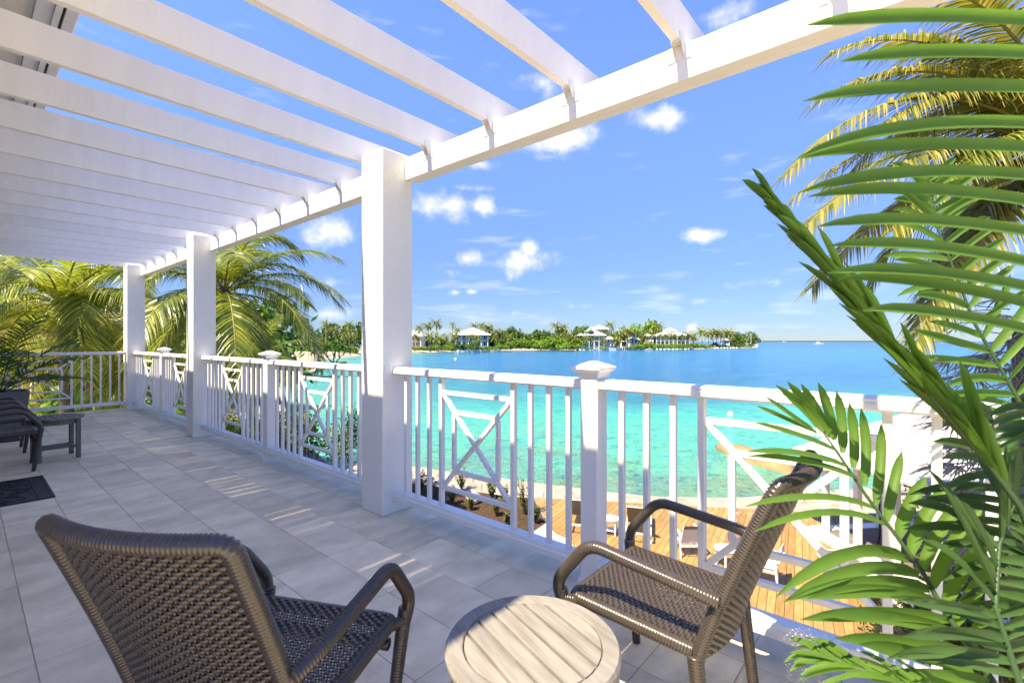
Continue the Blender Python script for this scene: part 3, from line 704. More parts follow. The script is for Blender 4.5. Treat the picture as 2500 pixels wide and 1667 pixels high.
# ================================================================ tables
def slat_table(label, loc, r, h, rz, mname, nsl=8, shelf=True, legs=.62, seg=40):
    t = thing('side_table', label, 'table', loc, rz, 'round slatted side tables')
    ri = r * .80; rim = MB()
    for i in range(seg):
        a0, a1 = 2 * math.pi * i / seg, 2 * math.pi * (i + 1) / seg
        pr = [(ri, h - .022), (r, h - .022), (r + .002, h - .010), (r - .004, h), (ri + .003, h), (ri, h - .003)]
        k0 = len(rim.v)
        for a in (a0, a1):
            for (q, z) in pr: rim.v.append(Vector((q * math.cos(a), q * math.sin(a), z)))
        n = len(pr)
        for j in range(n): rim.f.append((k0 + j, k0 + (j + 1) % n, k0 + n + (j + 1) % n, k0 + n + j))
    part('rim', rim, mname, t)
    w = 2 * ri / nsl
    for k in range(nsl):
        x0, x1 = -ri + k * w + .0045, -ri + (k + 1) * w - .0045
        def yl(x): return math.sqrt(max(0, (ri - .003) ** 2 - x * x))
        s = MB(); xs = [x0 + (x1 - x0) * i / 4 for i in range(5)]
        top = [(x, yl(x)) for x in xs] + [(x, -yl(x)) for x in xs[::-1]]
        s.prism(top, h - .020, h - .002, 'z'); part('slat', s, mname, t)
    ap = MB(); ra = r * .86
    for i in range(seg):
        a0, a1 = 2 * math.pi * i / seg, 2 * math.pi * (i + 1) / seg
        for q in (ra, ra - .018):
            ap.add([(q * math.cos(a0), q * math.sin(a0), h - .075), (q * math.cos(a1), q * math.sin(a1), h - .075), (q * math.cos(a1), q * math.sin(a1), h - .023), (q * math.cos(a0), q * math.sin(a0), h - .023)], [(0, 1, 2, 3)])
    part('apron', ap, mname, t)
    for sx in (-1, 1):
        for sy in (-1, 1):
            l = MB(); c = legs * r; l.cbox((sx * c - .02, sy * c - .02, 0), (sx * c + .02, sy * c + .02, h - .023), .004); part('leg', l, mname, t)
    if shelf:
        sh = part('shelf', (lambda q: (q.cbox((-.62 * r, -.66 * r, h * .26), (-.48 * r, .66 * r, h * .30)), q.cbox((.48 * r, -.66 * r, h * .26), (.62 * r, .66 * r, h * .30)), q)[2])(MB()), mname, t)
        for k in range(5):
            s = MB(); yy = -.5 * r + k * .25 * r; s.cbox((-.48 * r, yy - .085 * r, h * .265), (.48 * r, yy + .085 * r, h * .295)); link('slat', s.mesh('slat'), mname, sh)
    return t
pA, pB = at_z(1276.8, 1475, .475), at_z(1454.6, 1628, .475); sang = math.atan2((pB - pA).y, (pB - pA).x)
slat_table('pale weathered wood table with slatted round top between the front chairs', (1.0, .785, .0008), .232, .475, sang - R(90), 'teak', 7)
slat_table('grey wooden side table with lower slatted shelf beside the dark chairs', (.68, 7.14, .0008), .235, .455, R(4), 'grey_wood', 7, legs=.66)

# ================================================================ door mats
def doormat(label, x0, x1, y0, y1):
    t = thing('door_mat', label, 'door mat', ((x0 + x1) / 2, (y0 + y1) / 2, .0015), 0, 'black rubber door mats')
    m = MB(); m.cbox((x0, y0, .0012), (x1, y1, .006), .002); part('base', m, 'rubber', t, world=True)
    b = MB()
    for (a, c, d, e) in ((x0, x1, y0, y0 + .02), (x0, x1, y1 - .02, y1), (x0, x0 + .02, y0 + .02, y1 - .02), (x1 - .02, x1, y0 + .02, y1 - .02), (x1 - .10, x1 - .088, y0 + .02, y1 - .02)): b.cbox((a, d, .006), (c, e, .0125), .002)
    part('border', b, 'rubber', t, world=True)
    s = MB(); rr = random.Random(3)
    for k in range(70):
        cx, cy = rr.uniform(x0 + .06, x1 - .14), rr.uniform(y0 + .06, y1 - .06); a = rr.uniform(0, 6.28); ln = rr.uniform(.03, .07)
        pts = [Vector((cx + math.cos(a + .9 * q) * ln * (q - .5) * 2, cy + math.sin(a + .9 * q) * ln * (q - .5) * 2, .008)) for q in (0, .25, .5, .75, 1)]
        s.tube(pts, .0045, 5)
    part('scroll_relief', s, 'rubber', t, world=True)
doormat('black rubber door mat with scroll pattern, the nearer one at the left edge', -.10, .51, 5.36, 6.28)
doormat('black rubber door mat under the far left chairs', -.10, .51, 8.72, 9.33)

# ================================================================ potted areca palms
def blade_w(w, tip=.12): return lambda t: max(.0012, w * (1 - max(0, (t - .70) / .30) ** 2.0) * (.5 + .5 * min(1, t / .15)))
def leaflet(mb, p0, p1, p2, w, view, fold=.35, n=7):
    pts = bez(p0, p1, p2, n); mb.blade(pts, blade_w(w), view, fold)
def px(l, ox, oy, s): return [(ox + a / s, oy + b / s) for a, b in l]
plant = thing('potted_areca_palm', 'large potted areca palm in the right foreground close to the viewer', 'potted plant', (1.30, -.22, .001), 0, 'potted palms on the terrace')
pot = MB(); pot.add([(sx * w, sy * w, z) for (w, z) in ((.15, 0), (.19, .42)) for (sx, sy) in ((-1, -1), (1, -1), (1, 1), (-1, 1))], [(3, 2, 1, 0)] + [(i, (i + 1) % 4, 4 + (i + 1) % 4, 4 + i) for i in range(4)])
pot.add([(sx * w, sy * w, z) for (w, z) in ((.19, .42), (.17, .42), (.168, .38)) for (sx, sy) in ((-1, -1), (1, -1), (1, 1), (-1, 1))], [(i, (i + 1) % 4, 4 + (i + 1) % 4, 4 + i) for i in range(4)] + [(4 + i, 4 + (i + 1) % 4, 8 + (i + 1) % 4, 8 + i) for i in range(4)] + [(8, 9, 10, 11)])
pt_ = part('planter', pot, 'planter', plant)
so_ = MB(); so_.disc((0, 0), .16, .36, .395, 12); part('soil', so_, 'mulch', plant)
TOP = Vector((1.30, -.22, .38))
def stem(pts, r0=.009, r1=.003):
    s = MB(); s.tube(pts, lambda t: r0 + (r1 - r0) * t, 8); return s
def tocam(p): return (Vector((0, 0, CAM_H)) - p).normalized()
# frond 1 : explicit leaflets
def sp1(k): # reg8 px -> world, depth by height in the picture
    a, b = 1750 + k[0] / 1.919, 850 + k[1] / 1.919
    return a, b
def dep1(v): return 1.02 + .26 * max(0, min(1, (1660 - v) / 640))
def w1(k, dd=0): a, b = sp1(k); return at_d(a, b, dep1(b) + dd)
S1 = [(500, 395), (560, 480), (700, 690), (850, 890), (960, 1040), (1060, 1220), (1200, 1420), (1300, 1568)]
spts = [w1(k) for k in S1]; spts += [spts[-1].lerp(TOP, .5) + Vector((.03, .0, -.05)), TOP]
fr = MB(); fr.tube(spts[::-1], lambda t: .0085 - .006 * t, 8)
f1 = part('frond_stem', fr, 'areca_stem', plant, True, True)
LL = [((470, 400), (340, 310), (225, 225)), ((455, 390), (320, 330), (185, 270)), ((560, 480), (400, 405), (165, 345)), ((620, 560), (420, 470), (135, 485)), ((660, 610), (420, 505), (140, 505)),
      ((740, 750), (500, 650), (135, 740)), ((800, 830), (540, 700), (175, 858)), ((900, 990), (640, 850), (275, 1165)), ((950, 1060), (690, 950), (310, 1190)), ((1000, 1130), (760, 1035), (320, 1182)), ((1030, 1190), (760, 1090), (420, 1172)),
      ((1080, 1270), (760, 1215), (390, 1270)), ((1110, 1330), (800, 1230), (480, 1245)), ((1160, 1420), (850, 1360), (550, 1358)), ((1200, 1500), (900, 1410), (665, 1385)), ((1290, 1568), (1000, 1510), (720, 1552))]
RR = [((500, 390), (430, 280), (275, 170)), ((520, 405), (430, 260), (330, 155)), ((540, 420), (470, 290), (395, 165)), ((550, 430), (535, 290), (475, 160)), ((590, 490), (595, 330), (560, 200)), ((640, 560), (655, 400), (620, 255)),
      ((690, 640), (715, 450), (675, 280)), ((745, 730), (775, 530), (770, 350)), ((795, 810), (825, 640), (868, 480)), ((850, 890), (890, 720), (985, 600)), ((905, 970), (960, 760), (1095, 635)), ((960, 1040), (1030, 820), (1175, 700)),
      ((1010, 1120), (1100, 880), (1250, 740)), ((1060, 1210), (1170, 980), (1310, 850)), ((1110, 1300), (1230, 1080), (1350, 950)), ((1180, 1400), (1300, 1200), (1430, 1080))]
for i, (a, b, c) in enumerate(LL):
    q = MB(); wv = .021 if i < 7 else .027
    p0, p1, p2 = w1(a), w1(b, -.05), w1(c, -.10); leaflet(q, p0, p1, p2, wv, (tocam(p1) + Vector((0, 0, .9))).normalized() if i < 7 else tocam(p1)); part('leaflet', q, 'areca', plant, True, True)
for i, (a, b, c) in enumerate(RR):
    q = MB(); p0, p1, p2 = w1(a), w1(b, .03), w1(c, .0); leaflet(q, p0, p1, p2, .023 if i < 9 else .028, tocam(p1)); part('leaflet', q, 'areca', plant, True, True)
# frond 3 : long leaflets from a stem beyond the right edge
L3 = [((375, 110), (800, 40), (1307, 80)), ((525, 262), (900, 195), (1307, 215)), ((365, 432), (800, 330), (1307, 355)), ((345, 672), (800, 460), (1307, 505)), ((352, 675), (800, 570), (1307, 605)), ((345, 822), (800, 665), (1307, 725)),
      ((385, 838), (850, 745), (1307, 850)), ((425, 965), (800, 880), (1307, 970)), ((470, 1047), (850, 995), (1307, 1110)), ((470, 1162), (850, 1095), (1307, 1215)), ((515, 1185), (850, 1150), (1307, 1290)), ((620, 1322), (850, 1275), (1307, 1390))]
stem3 = []
for i, (c, b, a) in enumerate(L3):
    d0 = .74 + .012 * i
    e = (2640 + i * 6, a[1] / 1.7427 + 12 + i * 4)
    P2, P1, P0 = at_d(1750 + c[0] / 1.7427, c[1] / 1.7427, d0 - .05), at_d(1750 + b[0] / 1.7427, b[1] / 1.7427 - 4, d0 - .03), at_d(e[0], e[1], d0 + .06)
    q = MB(); leaflet(q, P0, P1, P2, .0205, (tocam(P1) + Vector((0, 0, .25))).normalized(), .4, 10); part('leaflet', q, 'areca', plant, True, True); stem3.append(P0)
fr = MB(); top_ = stem3[0] + Vector((0, 0, .12)); fr.tube([TOP, TOP.lerp(stem3[-1], .5) + Vector((.05, -.02, .0))] + stem3[::-1] + [top_], lambda t: .009 - .006 * t, 8); part('frond_stem', fr, 'areca_stem', plant, True, True)
# procedural fronds
def areca_frond(pts, n, ln, w, root, mname='areca', spread=.9, up=Vector((0, 0, 1)), droop=.3, seed=1, fwd=.8, r0=.008, sides=(-1, 1), t0=.12, together=False):
    rr = random.Random(seed); s = MB(); pts = [Vector(p) for p in pts]
    # resample
    fine = []
    for i in range(len(pts) - 1): fine += [pts[i].lerp(pts[i + 1], k / 6) for k in range(6)]
    fine.append(pts[-1]); m = len(fine)
    s.tube(fine, lambda t: r0 * (1 - .75 * t), 7); stm = part('frond_stem', s, 'areca_stem', root, True, True)
    big = MB() if together else None
    for k in range(n):
        t = t0 + (1 - t0) * k / (n - 1); i = min(m - 2, int(t * (m - 1))); p = fine[i].lerp(fine[i + 1], t * (m - 1) - i); d = (fine[i + 1] - fine[i]).normalized()
        sd = d.cross(up); sd.normalize(); nn = sd.cross(d)
        for sg in sides:
            L = ln * (.55 + .45 * math.sin(math.pi * min(1, .12 + t * .85))) * rr.uniform(.88, 1.1)
            dr = (sd * sg * spread * rr.uniform(.8, 1.15) + d * fwd * (.6 + .6 * t) * rr.uniform(.75, 1.25) + nn * rr.uniform(-.05, .4)).normalized()
            P1 = p + dr * L * .55; P2 = p + dr * L + Vector((0, 0, -droop * rr.uniform(.5, 1.7) * L)) + d * L * rr.uniform(-.02, .2)
            q = big or MB(); leaflet(q, p, P1, P2, w * rr.uniform(.75, 1.05), (nn + Vector((rr.uniform(-.35, .35), rr.uniform(-.35, .35), rr.uniform(-.2, .2)))).normalized(), .4, 7)
            if not together: part('leaflet', q, mname, root, True, True)
    if together: part('leaflets', big, mname, root, True, True)
# frond 2: seen edge-on, rising to the left
areca_frond([TOP, at_d(2560, 1400, .98), at_d(2490, 1235, .97), at_d(2400, 1115, .97), at_d(2290, 985, .98), at_d(2180, 860, 1.0), at_d(2080, 735, 1.03), at_d(1985, 620, 1.06), at_d(1900, 515, 1.1)], 36, .20, .024, plant, spread=.17, up=RGT * .6 + Vector((0, 0, .5)), droop=.12, seed=5, fwd=1.5, t0=.3)
# frond 4: paler, farther back on the right
areca_frond([TOP, at_d(2620, 1250, 1.3), at_d(2500, 1000, 1.4), at_d(2380, 790, 1.45), at_d(2290, 560, 1.5), at_d(2270, 440, 1.52)], 22, .24, .024, plant, spread=.85, up=-FWD, droop=.25, seed=8, fwd=.55, t0=.3)
areca_frond([TOP, at_d(2560, 1560, 1.05), at_d(2490, 1330, 1.08), at_d(2440, 1150, 1.1), at_d(2420, 1010, 1.12)], 20, .25, .022, plant, 'areca_dark', spread=.9, up=-FWD, droop=.3, seed=9, fwd=.4, t0=.25)
areca_frond([TOP, at_d(2480, 1640, .92), at_d(2430, 1480, .95), at_d(2440, 1330, 1.0), at_d(2480, 1220, 1.05)], 19, .25, .022, plant, 'areca_dark', spread=.9, up=-FWD, droop=.25, seed=11, fwd=.4, t0=.2)
areca_frond([TOP, at_d(2500, 1790, .85), at_d(2300, 1700, .9), at_d(2120, 1640, .95), at_d(2010, 1600, 1.0)], 13, .13, .017, plant, 'areca', spread=.6, up=Vector((0, 0, 1)), droop=.3, seed=12, fwd=.9, t0=.45)
lp = at_z(36, 1040, 0); 
lplant = thing('potted_areca_palm', 'dark green potted palm in a grey square planter at the far left', 'potted plant', (.38, 10.2, .001), 0, 'potted palms on the terrace')
pot = MB(); W0, W1_ = .24, .29
pot.add([(sx * w, sy * w, z) for (w, z) in ((W0, 0), (W1_, .54), (W1_ - .03, .54), (W1_ - .035, .48)) for (sx, sy) in ((-1, -1), (1, -1), (1, 1), (-1, 1))], [(3, 2, 1, 0)] + [(4 * j + i, 4 * j + (i + 1) % 4, 4 * j + 4 + (i + 1) % 4, 4 * j + 4 + i) for j in range(3) for i in range(4)] + [(12, 13, 14, 15)])
part('planter', pot, 'planter', lplant)
T2 = Vector((.38, 10.2, .5))
for k, (az, ele, L) in enumerate(((20, 30, 1.0), (-30, 50, 1.05), (70, 55, 1.1), (120, 70, 1.25), (170, 55, 1.2), (215, 45, 1.1), (260, 60, 1.2), (300, 35, 1.0), (345, 62, 1.15), (90, 25, .9), (-60, 75, 1.3))):
    a, e = R(az), R(ele); pts = [T2]; d = Vector((math.cos(a) * math.cos(e), math.sin(a) * math.cos(e), math.sin(e)))
    for i in range(6):
        pts.append(pts[-1] + d * L / 6); d = (d + Vector((0, 0, -.14)) + Vector((math.cos(a), math.sin(a), 0)) * .05).normalized()
    areca_frond(pts, 20, .30, .022, lplant, 'areca_dark', spread=.75, up=Vector((0, 0, 1)), droop=.2, seed=40 + k, fwd=.55, t0=.3, together=True)

# ================================================================ coconut palms
def rachis_pts(C, az, ele, L, bend, n=14):
    pts = [C.copy()]; e = ele; h = Vector((math.cos(az), math.sin(az), 0))
    for i in range(n):
        e = ele - bend * ((i + .5) / n) ** 1.25; pts.append(pts[-1] + (h * math.cos(e) + Vector((0, 0, math.sin(e)))) * L / n)
    return pts
def palm_frond(root, pts, seed, mname, ln=.95, n=80, wid=.05, droop=.75, wind=Vector((0, 0, 0)), stem_m='rachis', side_m=.8):
    rr = random.Random(seed); m = len(pts); st = MB(); st.tube(pts, lambda t: .03 * (1 - .85 * t), 6)
    fo = part('frond', (lambda q: q)(MB_leaf(rr, pts, ln, n, wid, droop, wind, side_m)), mname, root, False, True)
    link('midrib', st.mesh('midrib', True, Vector(root.location)), stem_m, fo)
    return fo
def MB_leaf(rr, pts, ln, n, wid, droop, wind, side_m):
    q = MB(); m = len(pts)
    for k in range(n):
        t = .10 + .90 * k / (n - 1); x = t * (m - 1); i = min(m - 2, int(x)); p = pts[i].lerp(pts[i + 1], x - i); d = (pts[i + 1] - pts[i]).normalized()
        sd = d.cross(Vector((0, 0, 1)))
        if sd.length < .05: sd = Vector((1, 0, 0))
        sd.normalize(); up = sd.cross(d)
        for sg in (-1, 1):
            L = ln * min(1, .35 + t * 2.2) * (1 - .62 * max(0, t - .45) / .55) * rr.uniform(.85, 1.12)
            dr = (sd * sg * side_m + d * (.5 + .35 * t) + up * rr.uniform(.05, .22)).normalized()
            g = droop * rr.uniform(.65, 1.25)
            pp = []
            for j in range(5):
                s_ = j / 4; pp.append(p + dr * L * s_ * (1 - .18 * s_ * g) + (Vector((0, 0, -1)) * g + wind) * L * s_ * s_ * .62)
            ax = (pp[-1] - p).normalized(); wv = ax.cross(up if abs(ax.dot(up)) < .95 else d); wv.normalize()
            q.strip(pp, wid * rr.uniform(.8, 1.15), (wv * .8 + Vector((rr.uniform(-.5, .5), rr.uniform(-.5, .5), rr.uniform(-.3, .3)))).normalized())
    return q
def palm(label, base, C, fronds, seed, mname, ln=.95, n=60, group='coconut palms by the terrace', nuts=5, wid=.036, droop=.75, wind=Vector((0, 0, 0)), trunk_r=.15, explicit=(), Ls=1.0, mex=None):
    t = thing('coconut_palm', label, 'palm tree', base, 0, group); rr = random.Random(seed); b, C = Vector(base), Vector(C)
    tr = MB(); mid = b.lerp(C, .5) + Vector((rr.uniform(-.4, .4), rr.uniform(-.4, .4), 0)); pts = bez(b - Vector((0, 0, .25)), mid, C - Vector((0, 0, .1)), 30)
    tr.tube(pts, lambda q: trunk_r * (1.25 - .5 * q) + (.012 if int(q * 30) % 2 else 0), 10); part('trunk', tr, 'coconut_bark', t, True, True)
    bo = MB(); bo.tube([C - Vector((0, 0, .5)), C - Vector((0, 0, .1)), C + Vector((0, 0, .25))], [.14, .2, .06], 9); part('crown_shaft', bo, 'bark', t, True, True)
    for k in range(nuts):
        a = rr.uniform(0, 6.28); q = MB(); c = C + Vector((math.cos(a) * .22, math.sin(a) * .22, -.15 - rr.random() * .2))
        q.tube([c + Vector((0, 0, .13)), c + Vector((0, 0, .09)), c, c - Vector((0, 0, .08)), c - Vector((0, 0, .12))], [.02, .075, .10, .07, .02], 8); part('coconut', q, 'nut', t, True, True)
    for k in range(fronds):
        az = 2.399963 * k + rr.uniform(-.25, .25); age = k / max(1, fronds - 1); ele = R(78) - age * R(88) + rr.uniform(-.12, .12)
        L = Ls * rr.uniform(3.1, 3.9) * (1 - .12 * (age < .15)); bend = R(55) + age * R(38) + rr.uniform(-.15, .25)
        palm_frond(t, rachis_pts(C, az, ele, L, bend), seed * 100 + k, mname, ln, n, wid, droop, wind)
    for k, (p1, p2) in enumerate(explicit):
        palm_frond(t, bez(C, p1, p2, 14), seed * 100 + 60 + k, mex or mname, ln, n + 10, wid, droop, wind)
    return t
GZ = DZ - .06
def base_of(C, z=GZ, dx=0, dy=0): return (C.x + dx, C.y + dy, z)
C1 = at_d(548, 715, 13.0)
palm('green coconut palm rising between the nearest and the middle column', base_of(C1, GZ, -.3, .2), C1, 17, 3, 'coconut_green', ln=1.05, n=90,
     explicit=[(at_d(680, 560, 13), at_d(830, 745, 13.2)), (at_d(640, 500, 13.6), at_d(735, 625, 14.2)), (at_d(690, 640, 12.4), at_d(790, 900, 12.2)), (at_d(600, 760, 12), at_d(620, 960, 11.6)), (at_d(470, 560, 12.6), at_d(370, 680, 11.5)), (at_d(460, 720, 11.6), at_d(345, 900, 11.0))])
C2 = at_d(150, 745, 12.5)
palm('yellow green coconut palm with upright spear leaves beyond the far end railing', base_of(C2, GZ, .2, .3), C2, 17, 5, 'coconut_leaf', ln=1.05, n=90,
     explicit=[(at_d(230, 640, 11.5), at_d(180, 850, 11.2)), (at_d(330, 640, 11.6), at_d(400, 800, 11.8)), (at_d(60, 620, 11.8), at_d(-40, 780, 11))])
C3 = at_d(-60, 610, 17)
palm('tall coconut palm at the upper left edge below the rafters', base_of(C3), C3, 15, 6, 'coconut_leaf', ln=1.05, n=74)
C4 = at_d(330, 640, 18)
palm('tall coconut palm behind the far column', base_of(C4), C4, 16, 8, 'coconut_leaf', ln=1.05, n=74)
C5 = at_d(215, 860, 14.5)
palm('low golden coconut palm hanging behind the far end railing', base_of(C5, GZ, .3, 0), C5, 15, 9, 'coconut_gold', ln=1.05, n=80)
C6 = at_d(400, 870, 15)
palm('low coconut palm filling the gap between the middle and the far column', base_of(C6, GZ, .2, .4), C6, 15, 10, 'coconut_leaf', ln=1.05, n=80)
C7 = at_d(20, 800, 19)
palm('far coconut palm behind the dark potted palm', base_of(C7), C7, 14, 12, 'coconut_leaf', ln=1.05, n=64)
C8 = at_d(620, 880, 22)
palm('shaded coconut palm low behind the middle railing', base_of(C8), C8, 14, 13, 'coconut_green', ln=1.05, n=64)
# right-hand palm: golden fronds blown towards the sea
KR = .70
def aR(u, v, d): return at_d(u, v, d * KR)
CR = aR(2660, 400, 7.6)
palm('golden coconut palm at the upper right behind the areca leaves', base_of(CR, GZ, .3, -.2), CR, 15, 21, 'coconut_green', mex='coconut_gold', ln=.68, n=120, wid=.026, droop=.8, Ls=KR, trunk_r=.11,
     explicit=[(aR(2230, 60, 7.2), aR(1915, 430, 7.0)), (aR(2330, 0, 7.8), aR(2030, 130, 7.6)), (aR(2250, 260, 7.0), aR(1960, 560, 6.7)), (aR(2260, 340, 7.4), aR(1985, 700, 7.2)), (aR(2400, 250, 7), aR(2180, 560, 6.7)), (aR(2350, 500, 7.2), aR(2230, 860, 7.0)),
               (aR(2450, -60, 7.0), aR(2250, -20, 6.6)), (aR(2330, 130, 8.2), aR(2080, 420, 8.4)), (aR(2380, 420, 7.6), aR(2290, 700, 7.6)), (aR(2300, 180, 7.6), aR(1940, 480, 7.8)), (aR(2420, 120, 7.2), aR(2160, 300, 6.8)), (aR(2340, 40, 7.4), aR(1990, 250, 7.6))])
# thatch palm with a skirt of dead fan leaves
def dead_skirt():
    C = at_d(2500, 800, 7.2); b = base_of(C, GZ, .2, 0)
    t = thing('thatch_palm', 'grey dry thatch palm with drooping dead leaves at the right', 'palm tree', b); rr = random.Random(33)
    tr = MB(); tr.tube([Vector(b) - Vector((0, 0, .2)), Vector(b).lerp(C, .5), C], .13, 9); part('trunk', tr, 'bark', t, True, True)
    for k in range(74):
        z = C.z + .35 - 3.6 * (k / 74) ** 1.0; a = rr.uniform(R(80), R(215)); el = rr.uniform(-.3, .25) - .3 * (k / 74)
        d = Vector((math.cos(a) * math.cos(el), math.sin(a) * math.cos(el), math.sin(el))); o0 = Vector((C.x, C.y, z)) + d * .15
        sd = d.cross(Vector((0, 0, 1))).normalized(); up = sd.cross(d); q = MB(); L0 = rr.uniform(.55, .75)
        q.tube([o0, o0 + d * L0], .008, 4)
        for j in range(20):
            an = R(-75) + R(150) * j / 19; dd = (d * math.cos(an) + sd * math.sin(an) * .9 + up * rr.uniform(-.12, .12)).normalized(); L = rr.uniform(.5, .85) * (.7 + .3 * math.cos(an))
            pp = [o0 + d * L0 + dd * L * s + Vector((0, 0, -.35 * L * s * s)) for s in (0, .33, .66, 1)]
            q.strip(pp, .035, (sd * math.cos(an) - d * math.sin(an) + up * rr.uniform(-.6, .6)).normalized())
        part('dead_leaf', q, 'dead_leaf', t, False, True)
dead_skirt()

# ================================================================ shrubs
def leaf_cloud(seed, n, size, rx, ry, rz, shell=.45, clumps=9, flat=.5):
    rr = random.Random(seed); q = MB(); cs = []
    for k in range(clumps):
        a = rr.uniform(0, 6.28); r = rr.random() ** .5 * .75; cs.append((Vector((math.cos(a) * r * rx, math.sin(a) * r * ry, rz * rr.uniform(.35, .95) * (1.1 - .5 * r))), rr.uniform(.28, .5)))
    for k in range(n):
        c, cr_ = rr.choice(cs); a, b = rr.uniform(0, 6.28), math.asin(rr.uniform(-.6, 1)); rad = cr_ * (shell + (1 - shell) * rr.random())
        p = c + Vector((math.cos(a) * math.cos(b) * rad * rx, math.sin(a) * math.cos(b) * rad * ry, math.sin(b) * rad * rz))
        if p.z < 0: p.z = rr.uniform(0, .15) * rz
        n1 = Vector((rr.gauss(0, 1), rr.gauss(0, 1), rr.gauss(0, 1))).normalized(); n2 = n1.orthogonal().normalized(); s = size * rr.uniform(.6, 1.3)
        e = n1.cross(n2)
        q.add([p - n2 * s * .5, p + e * s * .32 , p + n2 * s * .6, p - e * s * .32], [(0, 1, 2, 3)])
    return q
def shrub(label, base, rx, ry, rz, seed, m_='leaf_shrub', n=2600, size=.09, group=None, stems=True, name='shrub', cat='shrub'):
    t = thing(name, label, cat, base, 0, group)
    part('foliage', leaf_cloud(seed, n, size, rx, ry, rz), m_, t)
    if stems:
        s = MB(); rr = random.Random(seed)
        for k in range(7):
            a = rr.uniform(0, 6.28); s.tube([(0, 0, -.1), (math.cos(a) * rx * .25, math.sin(a) * ry * .25, rz * .4), (math.cos(a) * rx * .55, math.sin(a) * ry * .55, rz * .8)], lambda q: .03 * (1 - .8 * q), 5)
        part('stem', s, 'bark', t)
    return t
gb = lambda u, v, z=GZ: tuple(at_z(u, v, z))
shrub('sea grape shrub with round yellow green leaves below the railing left of the nearest column', gb(760, 1145), 1.7, 1.6, 2.3, 51, n=2600, size=.15)
shrub('grey green shrub at the water edge just left of the nearest column', gb(850, 1128, WZ + .05), .95, .8, 2.6, 52, 'leaf_deep', n=1500, size=.11)
shrub('leafy shrub under the railing left of the middle post', gb(640, 1120), 1.8, 1.7, 1.9, 53, n=2600, size=.13)
shrub('dense shrub below the railing beside the middle column', (6.8, 20.0, GZ), 2.0, 2.0, 2.4, 54, 'leaf_deep', n=2600, size=.14)
shrub('bright green hedge below the far end railing', (2.2, 14.2, GZ), 2.2, 1.2, 3.2, 55, 'leaf_bright', n=3600, size=.10)
shrub('low leafy shrub at the bottom right below the deck railing', gb(2330, 1640), 1.3, 1.2, .9, 56, n=2400, size=.10)
shrub('green shrub beside the dry thatch palm at the right', (at_d(2390, 1230, 8.6).x, at_d(2390, 1230, 8.6).y, GZ), 1.1, 1.1, 2.3, 57, n=2400, size=.10)
shrub('sea grape twig clump beside the white cabana roof', (at_d(2290, 1100, 13.4).x, at_d(2290, 1100, 13.4).y, GZ), 1.0, 1.0, 3.0, 58, n=1600, size=.12)
# young plants in the mulch bed
for k, (u, v, h) in enumerate([(1105, 1230, .5), (1050, 1206, .6), (1128, 1197, .62), (1200, 1217, .6), (1282, 1256, .95), (1212, 1259, .42), (1150, 1245, .35), (1306, 1277, .42), (1030, 1198, .5), (1238, 1278, .25), (1235, 1225, .45)]):
    names = ['bushy', 'left wall side', 'two stemmed tall', 'spreading', 'tallest', 'small round', 'tiny one beside the white stone', 'small one by deck edge', 'leftmost', 'pale low', 'slim']
    h *= 1.3
    t = thing('young_shrub', names[k] + ' young plant in the mulch bed beyond the railing', 'plant', gb(u, v, DZ - .02), 0, 'young plants in the mulch bed'); q = MB(); rr = random.Random(70 + k); st_ = MB()
    for s_ in range(8 + int(h * 8)):
        a = rr.uniform(0, 6.28); sp_ = rr.uniform(.05, .32) * h; hh = h * rr.uniform(.5, 1.05); top = Vector((math.cos(a) * sp_, math.sin(a) * sp_, hh)); st_.tube([(0, 0, -.03), tuple(top * .5), tuple(top)], .006, 4)
        for j in range(16):
            f_ = .2 + .8 * j / 15; p = top * f_; b = rr.uniform(0, 6.28); d = Vector((math.cos(b), math.sin(b), rr.uniform(.1, .9))).normalized(); L = .10 * rr.uniform(.7, 1.3)
            sd_ = d.cross(Vector((0, 0, 1))).normalized(); q.add([p, p + d * L * .5 + sd_ * L * .3, p + d * L, p + d * L * .5 - sd_ * L * .3], [(0, 1, 2, 3)])
    part('foliage', q, 'leaf_shrub', t); part('stem', st_, 'bark', t)
def rock(name, label, loc, r, m_, seed, cat, sub=4):
    import bmesh
    bm = bmesh.new(); bmesh.ops.create_icosphere(bm, subdivisions=sub, radius=1)
    for v in bm.verts:
        q = v.co.copy(); d = 1 + .28 * noise.noise(q * 1.3 + Vector((seed, 0, 0))) + .10 * noise.noise(q * 4 + Vector((0, seed, 0))) + .04 * noise.noise(q * 10)
        v.co = Vector((q.x * r[0], q.y * r[1], q.z * r[2])) * d
    me = bpy.data.meshes.new(name); bm.to_mesh(me); bm.free(); me.polygons.foreach_set('use_smooth', [True] * len(me.polygons)); o = link(name, me, m_); o.location = loc; return tag(o, label, cat)
p = at_z(1157, 1226, DZ - .02); rock('garden_stone', 'rounded white stone lying in the mulch bed', (p.x, p.y, DZ + .13), (.27, .24, .21), 'white_gravel', 3, 'stone', 3)
p = at_z(1845, 1122, WZ); bo = rock('boulder', 'flat tan boulder rising from the shallow water', (p.x, p.y, WZ - .05), (1.0, 2.9, .62), 'boulder', 9, 'rock'); bo.rotation_euler = (0, 0, R(-38))

